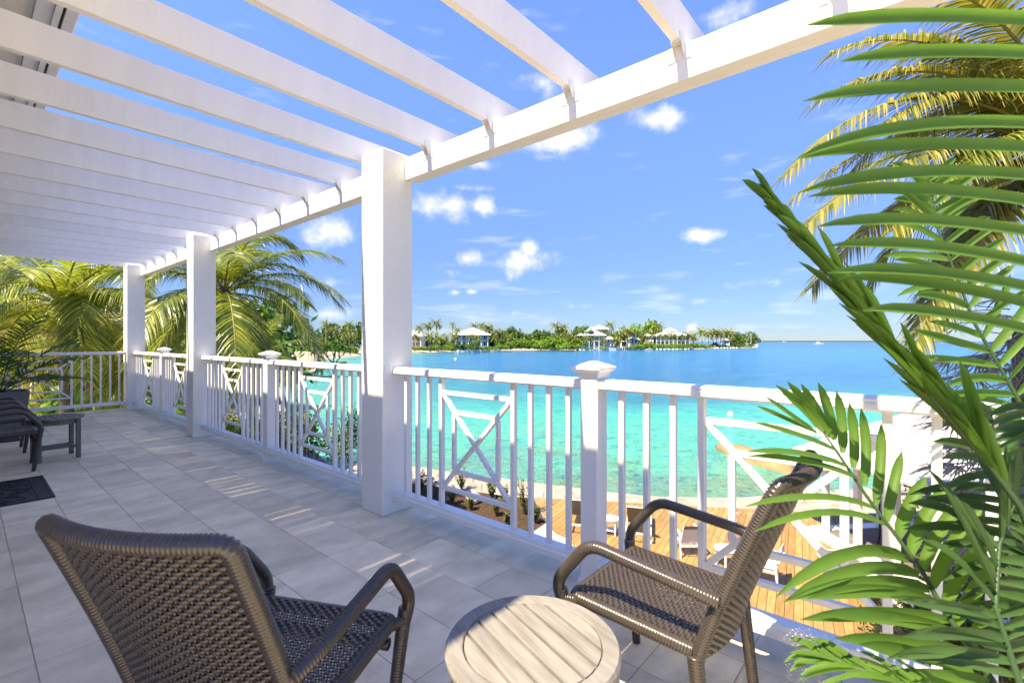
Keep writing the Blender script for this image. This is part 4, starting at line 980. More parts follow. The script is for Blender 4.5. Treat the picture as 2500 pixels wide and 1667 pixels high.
# ================================================================ deck furniture
def deck_chair(label, loc, rz):
    t = thing('sling_armchair', label, 'armchair', loc, rz, 'white framed chairs on the deck')
    for sx in (-1, 1):
        f = MB(); f.bar((sx * .29, .28, 0), (sx * .29, .25, .62), .035, .045); part('leg', f, 'alu_white', t)
        f = MB(); f.bar((sx * .29, -.30, 0), (sx * .29, -.24, .62), .035, .045); part('leg', f, 'alu_white', t)
        f = MB(); f.bar((sx * .29, -.30, .63), (sx * .29, .30, .64), .055, .022); part('armrest', f, 'alu_white', t)
        f = MB(); f.bar((sx * .255, .27, .40), (sx * .255, -.22, .36), .022, .03); f.bar((sx * .255, -.22, .36), (sx * .255, -.42, .86), .022, .03); part('side_rail', f, 'alu_white', t)
    f = MB(); f.bar((-.29, -.27, .30), (.29, -.27, .30), .03, .05); f.bar((-.29, .26, .33), (.29, .26, .33), .03, .04); part('stretcher', f, 'alu_white', t)
    for nm, pr, mm in (('seat', [(.27, .405), (.0, .375), (-.22, .365)], 'sling_light'), ('backrest', [(-.225, .38), (-.33, .62), (-.415, .85)], 'sling_light')):
        q = MB(); q.prism([(a, b) for a, b in pr] + [(a, b - .008) if nm == 'seat' else (a - .008, b) for a, b in pr[::-1]], -.245, .245, 'x'); part(nm, q, mm, t)
    q = MB(); q.prism([(-.385, .775), (-.42, .865), (-.432, .862), (-.398, .772)], -.25, .25, 'x'); part('head_band', q, 'sling_grey', t)
    return t
def lounger(label, loc, rz, back=.62):
    t = thing('sun_lounger', label, 'sun lounger', loc, rz, 'sun loungers on the deck')
    for sx in (-1, 1):
        f = MB(); f.bar((sx * .33, -.75, .30), (sx * .33, 1.15, .30), .03, .06); part('side_rail', f, 'alu_white', t)
        for yy in (-.62, 1.0):
            f = MB(); f.bar((sx * .33, yy, 0), (sx * .33, yy, .29), .045, .045); part('leg', f, 'alu_white', t)
    q = MB(); q.prism([(-.05, .335), (1.13, .33), (1.13, .318), (-.05, .322)], -.31, .31, 'x'); part('seat', q, 'sling_light', t)
    q = MB(); q.prism([(-.05, .335), (-.62, .335 + back), (-.632, .328 + back), (-.06, .322)], -.31, .31, 'x'); part('backrest', q, 'sling_grey', t)
    f = MB(); f.bar((-.31, -.62, .33 + back), (.31, -.62, .33 + back), .03, .03); f.bar((-.33, -.7, .27), (.33, -.7, .27), .03, .05); f.bar((0, -.5, .25 + back * .75), (0, -.3, .27), .02, .02); part('prop', f, 'alu_white', t)
    return t
seaward = math.atan2(.75, 1.0) - R(90)   # lounger +Y towards the sea
p = at_z(1455, 1292, DZ); lounger('grey sling sun lounger half hidden behind the railing post', (*gz(1422, 1282), DZ + .002), R(-62))
lounger('grey sling sun lounger right of the small slatted table on the deck', (*gz(1560, 1302), DZ + .002), R(-66))
slat_table('small white slatted table between the two sun loungers', (*gz(1490, 1302), DZ + .002), .26, .45, R(20), 'alu_white', 8, True, .6, 24)
deck_chair('white framed armchair with pale sling near the middle of the deck', (*gz(1678, 1350), DZ + .002), R(-48))
slat_table('small white slatted table right of the pale sling armchair', (*gz(1772, 1382), DZ + .002), .27, .45, R(60), 'alu_white', 8, False, .55, 24)
deck_chair('white framed armchair hidden behind the wicker chair back', (*gz(1862, 1420), DZ + .002), R(12))
lounger('grey sling sun lounger nearest the cabana steps', (*gz(2080, 1420), DZ + .002), R(128), .12)
lounger('grey sling sun lounger closest to the house behind the palm leaves', (*gz(2175, 1470), DZ + .002), R(128), .12)
slat_table('white slatted table between the right hand loungers', (*gz(2118, 1460), DZ + .002), .3, .45, R(40), 'alu_white', 8, False, .55, 24)

# ================================================================ cabana with white shingled roof
def cabana():
    fl = DZ + .15
    A = at_z(2016, 1296, fl); B = at_z(2094, 1336, fl)       # two front posts
    ex = (B - A).normalized(); ey = Vector((-ex.y, ex.x, 0))
    if ey.dot(FWD) < 0: ey = -ey
    t = thing('cabana', 'white beach cabana with shingled hip roof at the edge of the deck', 'cabana', (A.x, A.y, DZ))
    W_ = 4.0; Dp = 3.4; A2 = A - ex * .05
    def P(a, b, z): q = A2 + ex * a + ey * b; return Vector((q.x, q.y, z))
    m = MB(); m.add([P(a, b, z) for z in (DZ - .1, fl) for (a, b) in ((-.35, -.35), (W_ + .3, -.35), (W_ + .3, Dp + .3), (-.35, Dp + .3))], [(3, 2, 1, 0), (4, 5, 6, 7)] + [(i, (i + 1) % 4, 4 + (i + 1) % 4, 4 + i) for i in range(4)]); part('platform', m, 'alu_white', t, world=True)
    m = MB(); m.add([P(a, b, fl + .004) for (a, b) in ((-.0, .0), (W_, .0), (W_, Dp), (.0, Dp))], [(0, 1, 2, 3)]); part('floor', m, 'cabana_floor', t, world=True)
    ph = 2.05; ez = fl + ph
    L_ = (B - A).length
    for (a, b) in ((.05, 0), (L_ + .05, 0), (2 * L_ + .05, 0), (W_ - .05, 0), (.05, Dp), (W_ - .05, Dp), (.05, Dp / 2), (W_ - .05, Dp / 2), (W_ / 2, Dp)):
        m = MB(); m.bar(P(a, b, fl), P(a, b, ez), .14, .14, Vector((ex.x, ex.y, 0))); part('post', m, 'alu_white', t, world=True)
    for (p0, p1) in (((0, 0), (W_, 0)), ((0, Dp), (W_, Dp)), ((0, 0), (0, Dp)), ((W_, 0), (W_, Dp))):
        m = MB(); m.bar(P(*p0, ez + .09), P(*p1, ez + .09), .14, .18); part('beam', m, 'alu_white', t, world=True)
    # railing with X braces at the back and sides
    for (p0, p1) in (((.1, Dp), (W_ / 2 - .1, Dp)), ((W_ / 2 + .1, Dp), (W_ - .1, Dp)), ((.05, Dp / 2 + .1), (.05, Dp - .1)), ((W_ - .6, 0), (W_ - .12, 0))):
        m = MB()
        for z in (.18, .95): m.bar(P(*p0, fl + z), P(*p1, fl + z), .06, .06)
        m.bar(P(*p0, fl + .2), P(*p1, fl + .93), .04, .05); m.bar(P(*p0, fl + .93), P(*p1, fl + .2), .04, .05); part('railing', m, 'alu_white', t, world=True)
    # hip roof in overlapping courses
    o = .55; rz_ = 1.55; a0, a1, b0, b1 = -o, W_ + o, -o, Dp + o; N_ = 9; hw = (b1 - b0) / 2
    zb = ez + .15
    for k in range(N_):
        f0, f1 = k / N_, (k + 1) / N_ + .008
        m = MB(); z0, z1 = zb + rz_ * f0 + .03, zb + rz_ * min(1, f1) + .004
        def ring(f, z):
            i = hw * min(1, f) * .985; return [P(a0 + i, b0 + i, z), P(a1 - i, b0 + i, z), P(a1 - i, b1 - i, z), P(a0 + i, b1 - i, z)]
        r0, r1 = ring(f0, z0), ring(f1, z1); rb = ring(f0, z0 - .03)
        m.add(r0 + r1 + rb, [(i, (i + 1) % 4, 4 + (i + 1) % 4, 4 + i) for i in range(4)] + [(8 + i, 8 + (i + 1) % 4, (i + 1) % 4, i) for i in range(4)]); part('shingle_course', m, 'roof_white', t, world=True)
    m = MB(); m.add([P(a, b, zb - .01) for (a, b) in ((a0, b0), (a1, b0), (a1, b1), (a0, b1))] + [P(a, b, zb + .035) for (a, b) in ((a0, b0), (a1, b0), (a1, b1), (a0, b1))], [(0, 1, 2, 3)[::-1]] + [(i, (i + 1) % 4, 4 + (i + 1) % 4, 4 + i) for i in range(4)]); part('soffit', m, 'fascia', t, world=True)
    # bar stools
    for k, (a, b) in enumerate(((1.0, 1.0), (1.7, 1.3), (2.5, .8))):
        q = P(a, b, fl + .006); s = thing('bar_stool', ('dark bar stool on the left inside the cabana', 'dark bar stool in the middle of the cabana', 'dark bar stool nearest the cabana front')[k], 'stool', q, 0, 'bar stools in the cabana')
        m = MB(); m.cbox((-.2, -.2, .72), (.2, .2, .77), .01); part('seat', m, 'black_metal', s)
        m = MB(); m.cbox((-.2, .17, .77), (.2, .2, 1.05), .01); part('backrest', m, 'black_metal', s)
        for sx in (-1, 1):
            for sy in (-1, 1): m = MB(); m.bar((sx * .2, sy * .2, 0), (sx * .17, sy * .17, .72), .03, .03); part('leg', m, 'black_metal', s)
        m = MB()
        for (p0, p1) in (((-.19, -.19), (.19, -.19)), ((-.19, .19), (.19, .19)), ((-.19, -.19), (-.19, .19)), ((.19, -.19), (.19, .19))): m.bar((*p0, .25), (*p1, .25), .02, .02)
        part('foot_rest', m, 'black_metal', s)
    # colourful kayak standing upright
    q = P(3.2, 1.1, fl + .006); s = thing('paddle_kayak', 'red and yellow kayak propped upright inside the white cabana', 'kayak', q)
    m = MB(); m.tube([(0, 0, 0), (0, .02, .2), (0, .03, .55)], [.05, .2, .26], 12); part('hull_end', m, 'yellow_plastic', s, True)
    m = MB(); m.tube([(0, .03, .55), (0, .05, 1.1), (0, .05, 1.5), (0, .04, 1.75)], [.26, .24, .14, .03], 12); part('hull', m, 'red_plastic', s, True)
cabana()

# ================================================================ far shore: spit, beach, peninsula
def strip_land(name, shore, depth, z_hi, m_, steps=4, kind='structure'):
    """land rising from a shore line (world xy) going away from the camera"""
    m = MB(); n = len(shore)
    prof = [(0, WZ - .3), (.02, WZ + .12), (.12, WZ + .5 * (z_hi - WZ)), (.4, z_hi), (1, z_hi + .3)]
    for i, p in enumerate(shore):
        d = Vector((p[0], p[1])).normalized()
        for (f, z) in prof: q = Vector(p[:2]) + d * depth * f; m.v.append(Vector((q.x, q.y, z)))
    k = len(prof)
    for i in range(n - 1):
        for j in range(k - 1): a = i * k + j; m.f.append((a, a + k, a + k + 1, a + 1))
    return struct(name, m.mesh(name, True), m_, kind)
shoreL = [gz(u, v, WZ) for u, v in [(600, 899), (690, 893), (740, 886), (800, 877), (850, 871), (900, 867), (960, 864), (1010, 861.5), (1060, 860), (1110, 858.5), (1150, 857)]]
strip_land('sand_beach', shoreL, 90, WZ + 2.0, 'sand')
shoreP = [gz(u, v, WZ) for u, v in [(1120, 857.5), (1160, 856), (1240, 855), (1320, 854.6), (1400, 854.4), (1470, 853.8), (1540, 853), (1620, 852.2), (1700, 851.2), (1780, 850), (1830, 848.8), (1850, 848)]]
strip_land('peninsula_shore', shoreP, 70, WZ + 2.2, 'sand')
lawn_pts = [gz(u, v - 1.4, WZ) for u, v in [(1120, 856.5), (1240, 854.2), (1400, 853.4), (1540, 852.2), (1700, 850.5), (1830, 848.2)]]
strip_land('peninsula_lawn', lawn_pts, 60, WZ + 2.6, 'lawn')
# far back point
bk = [gz(u, v, WZ) for u, v in [(1700, 845), (1780, 844), (1850, 843.5)]]
strip_land('far_point_shore', bk, 60, WZ + 1.5, 'sand')
# low island on the horizon
isl = [gz(u, 835.2, WZ) for u in (1850, 1900, 1950, 2010, 2070, 2140, 2300)]
strip_land('horizon_island', isl, 400, WZ + 7, 'leaf_deep')
# near grassy spit with stone edging
spit = [gz(u, v, WZ) for u, v in [(660, 938), (720, 924), (760, 913), (790, 899), (800, 893)]] + [gz(u, v, WZ) for u, v in [(790, 889), (740, 893), (660, 905)]]
poly_ground('grass_spit', spit, WZ - .4, WZ + .55, 'lawn')
t = thing('rock_edging', 'low grey stone edging along the grassy spit', 'wall', (*gz(760, 913, WZ), WZ), 0)
e0 = [gz(u, v, WZ) for u, v in [(660, 938), (720, 924), (760, 913), (790, 899), (803, 893)]]
for k in range(26):
    p = interp(e0, k / 25); s = MB(); a = rnd.uniform(.5, .9)
    s.cbox((-a, -.5, -.5), (a, .5, rnd.uniform(.55, .75)), .15, Matrix.Translation((p[0], p[1], WZ)) @ Matrix.Rotation(rnd.uniform(.6, 1.3), 4, 'Z')); part('stone', s, 'stone', t, world=True)
jet = [gz(u, v, WZ) for u, v in [(790, 892), (846, 887.5), (846, 886), (790, 889)]]
poly_ground('low_jetty_bank', jet, WZ - .3, WZ + .5, 'lawn')

# ---- far palms and trees (shared meshes)
def far_palm_mesh(seed, wind):
    rr = random.Random(seed); q = MB(); C = Vector((0, 0, 0))
    for k in range(17):
        az = 2.4 * k + rr.uniform(-.3, .3); age = k / 16; pts = rachis_pts(C, az, R(75) - age * R(95), rr.uniform(2.7, 3.5), R(60) + age * R(30), 7)
        pts = [p + wind * (i / 7) ** 2 * 1.1 for i, p in enumerate(pts)]
        for j in range(24):
            t = .12 + .88 * j / 23; x = t * 7; i = min(6, int(x)); p = pts[i].lerp(pts[i + 1], x - i); d = (pts[i + 1] - pts[i]).normalized(); sd = d.cross(Vector((0, 0, 1)))
            if sd.length < .05: sd = Vector((1, 0, 0))
            sd.normalize()
            for sg in (-1, 1):
                L = .85 * (1 - .5 * t) * rr.uniform(.8, 1.2); e = p + (sd * sg * .75 + d * .6).normalized() * L + Vector((0, 0, -.45 * L)) + wind * .25 * L; w = d * .075
                q.add([p - w, p + w, e], [(0, 1, 2)])
    return q.mesh('crown')
WIND = RGT * -1.0
fpm = [far_palm_mesh(200 + k, RGT * w_) for k, w_ in enumerate((-.5, -.9, .3, -.2, -1.3))]
trunk_far = None
def far_palm(label, u, v_base, v_crown, d, k, s=1.0, group='palms on the far shore'):
    top = at_d(u, v_crown, d); bz = max(WZ + 1.0, at_d(u, v_base, d).z); b = Vector((top.x + rnd.uniform(-.6, .6), top.y, bz))
    t = thing('far_palm', label, 'palm tree', b, 0, group)
    c = link('crown', fpm[k % 5], 'leaf_far_palm', t); c.location = top - b; c.scale = (s, s, s); c.rotation_euler = (0, 0, rnd.uniform(-.4, .4))
    m = MB(); m.tube([Vector((0, 0, -.5)), (top - b) * .5 + Vector((rnd.uniform(-.4, .4), 0, 0)), top - b], [.24, .19, .15], 6); part('trunk', m, 'coconut_bark', t, True)
    return t
FP = [  # u, v_base, v_crown, depth, scale, words
 (735, 882, 778, 165, 1.15, 'tall palm just right of the big green palm on the left bay'), (818, 880, 806, 160, 1.1, 'leaning palm on the left beach behind the bare tree'), (852, 872, 795, 190, 1.25, 'tallest palm on the left beach beside the nearest column'), (840, 872, 818, 185, 1.1, 'yellow palm on the left beach'), (862, 872, 822, 200, 1.1, 'palm touching the left edge of the nearest column'), (780, 880, 828, 175, 1.0, 'small palm at the middle of the left beach'), (795, 878, 790, 190, 1, 'slim palm behind the left beach'),
 (1022, 856, 803, 262, 1.15, 'first palm right of the nearest column on the far shore'), (1014, 858, 822, 250, 1.1, 'low palm at the column edge on the far shore'), (1046, 857, 798, 262, 1.15, 'palm left of the first villa, second from the column'), (1066, 855, 791, 262, 1.35, 'tallest palm left of the first white villa'), (1050, 858, 822, 240, 1.3, 'broad low palm left of the first villa'), (1072, 858, 829, 238, 1.2, 'low palm in front of the first villa, left one'),
 (1104, 845, 792, 280, .8, 'single round palm above the first villa roof on the left'), (1112, 855, 823, 236, 1.3, 'broad palm in front of the first villa'), (1117, 850, 806, 258, .9, 'palm rising before the first villa roof'), (1159, 845, 796, 285, 1.0, 'left palm behind the first villa roof'), (1175, 845, 797, 285, 1.1, 'middle palm behind the first villa roof'), (1188, 848, 800, 280, 1.15, 'right palm in the group behind the first villa'), (1198, 850, 803, 280, 1.1, 'rightmost palm of the group behind the first villa'),
 (1150, 852, 822, 252, .9, 'small palm at the first villa terrace'), (1168, 852, 824, 252, .9, 'palm by the first villa porch'), (1211, 850, 812, 270, 1.15, 'yellowish palm right of the first villa'), (1205, 852, 826, 265, 1.0, 'low yellow palm right of the first villa'), (1222, 852, 822, 270, 1.0, 'palm at the start of the green wood'), (1245, 852, 824, 270, 1.0, 'palm in front of the green wood'),
 (1358, 845, 796, 300, 1.15, 'dark palm left of the gabled villa'), (1376, 845, 800, 300, 1.1, 'windswept palm left of the gabled villa'), (1364, 850, 828, 290, 1.1, 'low palm left of the gabled villa'), (1393, 850, 822, 290, 1.1, 'palm before the left eave of the gabled villa'), (1402, 850, 828, 288, 1.0, 'yellow palm at the left corner of the gabled villa'),
 (1434, 850, 827, 295, .8, 'left palm at the gabled villa door'), (1446, 850, 824, 295, .85, 'right palm at the gabled villa door'), (1489, 840, 794, 330, 1.2, 'single tall palm right of the gabled villa'), (1474, 850, 833, 300, 1.0, 'small palm right of the gabled villa terrace'), (1503, 848, 832, 305, 1.1, 'palm left of the dock pavilion'), (1512, 848, 820, 310, 1.2, 'palm above the dock pavilion'), (1532, 845, 811, 315, 1.35, 'large palm between the two big villas'), (1524, 845, 822, 312, 1.2, 'low palm between the two big villas'), (1545, 845, 815, 318, 1.1, 'golden palm between the two big villas'),
 (1576, 848, 826, 312, 1.3, 'broad palm before the long villa, leftmost'), (1591, 845, 815, 330, 1.0, 'palm at the left end of the long villa'), (1606, 836, 797, 360, 1.2, 'tall palm behind the long villa roof'), (1612, 846, 820, 325, .85, 'palm before the long villa facade, first of the row'), (1626, 846, 821, 325, .85, 'palm before the long villa facade, second of the row'), (1637, 846, 819, 325, .9, 'palm before the long villa facade, third of the row'), (1649, 846, 820, 325, .85, 'palm before the long villa facade, fourth of the row'), (1664, 846, 821, 325, .9, 'palm before the long villa facade, fifth of the row'), (1681, 846, 821, 328, 1.1, 'palm at the right end of the long villa'), (1694, 846, 824, 330, 1.2, 'palm just right of the long villa'),
 (1714, 846, 812, 350, 1.3, 'leftmost palm of the group near the point'), (1730, 845, 815, 360, 1.2, 'second palm of the group near the point'), (1741, 845, 815, 362, 1.15, 'third palm of the group near the point'), (1750, 845, 813, 365, 1.2, 'fourth palm of the group near the point'), (1759, 845, 817, 365, 1.1, 'fifth palm of the group near the point'), (1773, 845, 815, 372, 1.2, 'palm left above the small gazebo'), (1784, 845, 814, 375, 1.3, 'palm right above the small gazebo')]
for k, (u, vb, vc, d, s, lab) in enumerate(FP): far_palm(lab, u, vb, vc, d, k, s * d / 270 * 1.25)

cloudsM = [leaf_cloud(300 + k, 900, .5, 3.2, 3.2, 3.6, .5, 12).mesh('foliage') for k in range(6)]
def far_bush(u, v_base, d, s, zs, k, m_, label=None, group='shrubs and trees on the far shore', name='far_shrub', cat='shrub'):
    p = at_d(u, v_base, d); z = max(WZ + .2, p.z); me = cloudsM[k % 6]
    key = me.name + m_
    o = bpy.data.objects.new('foliage', None)
    t = bpy.data.objects.new(name, bush_mesh(k % 6, m_)); col.objects.link(t); t.location = (p.x, p.y, z); t.scale = (s, s, s * zs); t.rotation_euler = (0, 0, rnd.uniform(0, 6.28))
    return tag(t, label, cat, group)
_bm = {}
def bush_mesh(i, m_):
    if (i, m_) not in _bm:
        me = cloudsM[i].copy(); me.materials.append(MATS[m_]); _bm[(i, m_)] = me
    return _bm[(i, m_)]
ORD = 'first second third fourth fifth sixth seventh eighth ninth tenth eleventh twelfth thirteenth fourteenth fifteenth sixteenth seventeenth eighteenth nineteenth twentieth'.split()
def row(u0, u1, vb0, vb1, d0, d1, step, s, zs, m_, label, jit=.22, group=None):
    n = max(2, int((u1 - u0) / step)); 
    for i in range(n):
        f = i / (n - 1); far_bush(u0 + (u1 - u0) * f + rnd.uniform(-step, step) * jit, vb0 + (vb1 - vb0) * f, d0 + (d1 - d0) * f, s * rnd.uniform(.75, 1.25), zs * rnd.uniform(.8, 1.25), i, m_, label + ', ' + ORD[min(i, 19)] + ' from the left', label)
row(1005, 1220, 857, 856, 275, 285, 15, 2.0, 1.0, 'leaf_deep', 'dark green tree in the belt behind the first villa')
row(1010, 1230, 857, 855.5, 245, 262, 13, 1.0, .75, 'leaf_bright', 'green shrub along the beach in front of the first villa')
row(1120, 1160, 857, 856.5, 240, 245, 12, 1.3, 1.1, 'leaf_deep', 'dense round tree before the first villa')
row(1200, 1420, 855.5, 855, 300, 315, 13, 2.5, 1.25, 'leaf_deep', 'tree in the green wood between the two villas')
row(1225, 1400, 855.5, 855, 278, 292, 12, 1.7, 1.0, 'leaf_bright', 'bright green tree at the front of the wood')
row(1320, 1400, 853, 852, 325, 330, 16, 2.1, 1.35, 'leaf_deep', 'feathery casuarina above the wood')
row(1370, 1410, 855, 855, 280, 285, 10, 1.2, .9, 'leaf_bright', 'round green shrub left of the gabled villa')
row(1440, 1475, 855, 854.6, 285, 288, 14, .8, .8, 'leaf_bright', 'shrub by the gabled villa terrace')
row(1490, 1600, 852, 851, 345, 350, 13, 2.3, 1.3, 'leaf_deep', 'tree between the gabled and the long villa')
row(1545, 1600, 852, 850, 365, 370, 14, 3.0, 1.5, 'leaf_bright', 'rounded tree top behind the long villa')
row(1545, 1720, 853, 851.5, 302, 325, 9, 1.15, .85, 'leaf_bright', 'bright shrub on the bank below the long villa')
row(1560, 1830, 852.6, 849.5, 308, 385, 14, .7, .7, 'leaf_bright', 'low shrub along the waterline of the point')
row(1720, 1835, 850, 848.5, 360, 400, 10, 1.2, .7, 'leaf_deep', 'green shrub near the small gazebo')
row(1785, 1838, 846, 845, 480, 500, 8, 2.9, 1.3, 'leaf_deep', 'tree on the far back point')
row(690, 870, 884, 868, 210, 235, 15, 2.3, 1.2, 'leaf_deep', 'tree behind the left beach')
row(700, 860, 886, 870, 185, 205, 14, 1.2, .8, 'leaf_bright', 'shrub behind the left beach')
# bare spreading tree on the left beach
def bare_tree():
    b = at_z(815, 888, WZ + .3); t = thing('seagrape_tree', 'spreading bare trunked tree on the left beach by the water', 'tree', b); m = MB(); rr = random.Random(5); tips = []
    def grow(p, d, L, r, lev):
        e = p + d * L; m.tube([p, p.lerp(e, .5) + Vector((rr.uniform(-.1, .1), rr.uniform(-.1, .1), 0)) * L, e], [r, r * .8, r * .6], 6)
        if lev == 0: tips.append(e); return
        for k in range(3): grow(e, (d + Vector((rr.uniform(-.8, .8), rr.uniform(-.8, .8), rr.uniform(-.1, .5)))).normalized(), L * .72, r * .6, lev - 1)
    for k in range(3): grow(Vector((0, 0, -.2)), (Vector((RGT.x, RGT.y, 0)) * (k - 1) * .7 + Vector((0, 0, .8))).normalized(), 2.2, .22, 3)
    part('trunk', m, 'bark', t, True); q = MB()
    for p in tips:
        for k in range(16):
            c = p + Vector((rr.gauss(0, .55), rr.gauss(0, .55), rr.gauss(0, .4))); n1 = Vector((rr.gauss(0, 1), rr.gauss(0, 1), rr.gauss(0, 1))).normalized(); n2 = n1.orthogonal().normalized(); e = n1.cross(n2); s = .3
            q.add([c - n2 * s, c + e * s * .7, c + n2 * s, c - e * s * .7], [(0, 1, 2, 3)])
    part('crown', q, 'leaf_deep', t)
bare_tree()
row(-60, 640, 1010, 985, 36, 42, 62, 1.25, 1.25, 'leaf_deep', 'dark tree in the garden belt behind the left palms')
row(-60, 650, 920, 915, 70, 76, 46, 2.3, 1.2, 'leaf_deep', 'tall tree in the wood far behind the left palms')
row(-40, 600, 1120, 1090, 21, 23, 75, .62, .8, 'leaf_bright', 'leafy garden shrub on the ground below the left palms')

# ---- villas
def hip(m, a, b, c, d, z, h, over, inset=None):
    """hip roof over rectangle a..b (x), c..d (y)"""
    a, b, c, d = a - over, b + over, c - over, d + over; i = inset if inset is not None else min(b - a, d - c) / 2 * .98
    r = [(a, c, z), (b, c, z), (b, d, z), (a, d, z)]; yc = (c + d) / 2; xc = (a + b) / 2
    if b - a >= d - c: r2 = [(a + i, yc - .05, z + h), (b - i, yc - .05, z + h), (b - i, yc + .05, z + h), (a + i, yc + .05, z + h)]
    else: r2 = [(xc - .05, c + i, z + h), (xc + .05, c + i, z + h), (xc + .05, d - i, z + h), (xc - .05, d - i, z + h)]
    rb = [(p[0], p[1], z - .25) for p in r]
    m.add(r + r2 + rb, [(i_, (i_ + 1) % 4, 4 + (i_ + 1) % 4, 4 + i_) for i_ in range(4)] + [(4, 5, 6, 7), (11, 10, 9, 8)] + [(8 + i_, 8 + (i_ + 1) % 4, (i_ + 1) % 4, i_) for i_ in range(4)])
def villa(label, ul, ur, v_eave, v_base, d, dep, roof_h, storeys=2, ncol=6, gable=None, cup=None, wins=6, rz=0, over=1.2, porch=True):
    L, Rr = at_d(ul, v_base, d), at_d(ur, v_base, d); w = (Rr - L).length; base = (L + Rr) / 2; H = (at_d(ul, v_eave, d).z - base.z)
    t = thing('villa', label, 'house', base, -YAW + rz, 'white villas on the far shore')
    m = MB(); m.box((-w / 2, 0, -3), (w / 2, dep, H)); part('wall', m, 'house_paint', t)
    m = MB(); hip(m, -w / 2, w / 2, (-2.2 if porch else 0), dep, H + .02, roof_h, over); rf = part('roof', m, 'roof_white', t)
    if cup:
        m = MB(); hip(m, cup[0] - cup[1], cup[0] + cup[1], dep / 2 - 2.5, dep / 2 + 2.5, H + roof_h + cup[2], cup[3], .8); m.box((cup[0] - cup[1] + .3, dep / 2 - 2, H + roof_h * .5), (cup[0] + cup[1] - .3, dep / 2 + 2, H + roof_h + cup[2] - .25)); link('cupola', m.mesh('cupola'), 'roof_white', rf)
    if gable:
        gx, gw, gh = gable; m = MB(); m.prism([(gx - gw, H + .4), (gx + gw, H + .4), (gx, H + .4 + gh)], -2.4, dep * .4); gp = part('gable', m, 'house_paint', t)
        m = MB(); 
        for sg in (-1, 1): m.bar((gx + sg * (gw + .7), 1.5, H + .05), (gx, 1.5, H + .4 + gh + .35), 8.4, .3, Vector((0, 0, 1)))
        link('gable_roof', m.mesh('gable_roof'), 'roof_white', gp)
        m = MB(); m.prism([(gx - gw * .45, H + .7), (gx + gw * .45, H + .7), (gx + gw * .45, H + .4 + gh * .42), (gx, H + .4 + gh * .68), (gx - gw * .45, H + .4 + gh * .42)], -2.45, -2.42); link('gable_window', m.mesh('gable_window'), 'glass_dark', gp)
    sh = H / storeys
    for s in range(storeys):
        for k in range(wins):
            xc = -w / 2 + w * (k + .5) / wins; ww = w / wins * .34; z0 = s * sh + .5
            m = MB(); m.box((xc - ww, -.06, z0), (xc + ww, -.02, z0 + sh * .68)); wn = part('window', m, 'glass_dark', t)
            m = MB(); m.box((xc - ww - .15, -.12, z0 - .15), (xc - ww, -.01, z0 + sh * .68 + .12)); m.box((xc + ww, -.12, z0 - .15), (xc + ww + .15, -.01, z0 + sh * .68 + .12)); m.box((xc - .08, -.1, z0), (xc + .08, -.061, z0 + sh * .68)); link('window_frame', m.mesh('window_frame'), 'white_paint', wn)
    if porch:
        for k in range(ncol):
            xc = -w / 2 + .3 + (w - .6) * k / (ncol - 1); m = MB(); m.box((xc - .22, -2.2, -2), (xc + .22, -1.76, H)); part('porch_column', m, 'white_paint', t)
        for s in range(1, storeys):
            m = MB(); m.box((-w / 2, -2.3, s * sh - .2), (w / 2, -.13, s * sh)); part('balcony', m, 'white_paint', t)
            m = MB(); m.box((-w / 2, -2.28, s * sh + .95), (w / 2, -2.2, s * sh + 1.05)); part('balcony_rail', m, 'white_paint', t)
            for k in range(int(w / .8)): pass
    return t
villa('white villa partly hidden by the nearest column on the far shore', 985, 1030, 820, 846, 262, 14, 3.0, 2, 4)
villa('white villa with broad hip roof behind palms, left on the far shore', 1112, 1192, 817, 846, 268, 18, 4.2, 2, 6, cup=None, over=1.8)
villa('large white villa with central arched gable on the far shore', 1412, 1474, 818.5, 846, 312, 16, 5.0, 2, 6, gable=(0, 3.6, 4.6), over=1.4)
villa('white villa with hip roof standing behind the gabled villa', 1446, 1484, 803.5, 820, 352, 14, 3.0, 1, 4, wins=5)
villa('small white pavilion right of the gabled villa', 1480, 1498, 828, 838, 318, 6, 1.8, 1, 3, wins=2)
villa('small white pavilion between the large villas', 1538, 1556, 828, 838, 322, 6, 1.8, 1, 3, wins=2)
villa('long white two storey villa with cupola roof near the point', 1600, 1682, 819.5, 843, 340, 16, 3.0, 2, 9, cup=(1.0, 3.4, 1.0, 1.6), wins=12)
villa('white wing at the left end of the long villa', 1578, 1596, 819.5, 842, 338, 10, 1.6, 2, 3, wins=3, porch=False)
villa('tiny white house on the far back point', 1828, 1838, 829, 836, 520, 8, 3.0, 1, 3, wins=2)
# small gazebo on the point
def gazebo(label, u, v_eave, v_base, d, hw, rh):
    b = at_d(u, v_base, d); H = at_d(u, v_eave, d).z - b.z; t = thing('gazebo', label, 'gazebo', b, -YAW, None); m = MB(); hip(m, -hw, hw, -hw, hw, H, rh, .9); part('roof', m, 'roof_white', t)
    for sx in (-1, 1):
        for sy in (-1, 1): m = MB(); m.box((sx * hw - .25, sy * hw - .25, -1.5), (sx * hw + .25, sy * hw + .25, H)); part('post', m, 'white_paint', t)
    m = MB(); m.box((-hw, -hw, -1.5), (hw, hw, .1)); part('base', m, 'house_paint', t); return t
gazebo('small white gazebo with pointed roof on the point', 1770, 830, 839, 372, 2.3, 1.7)
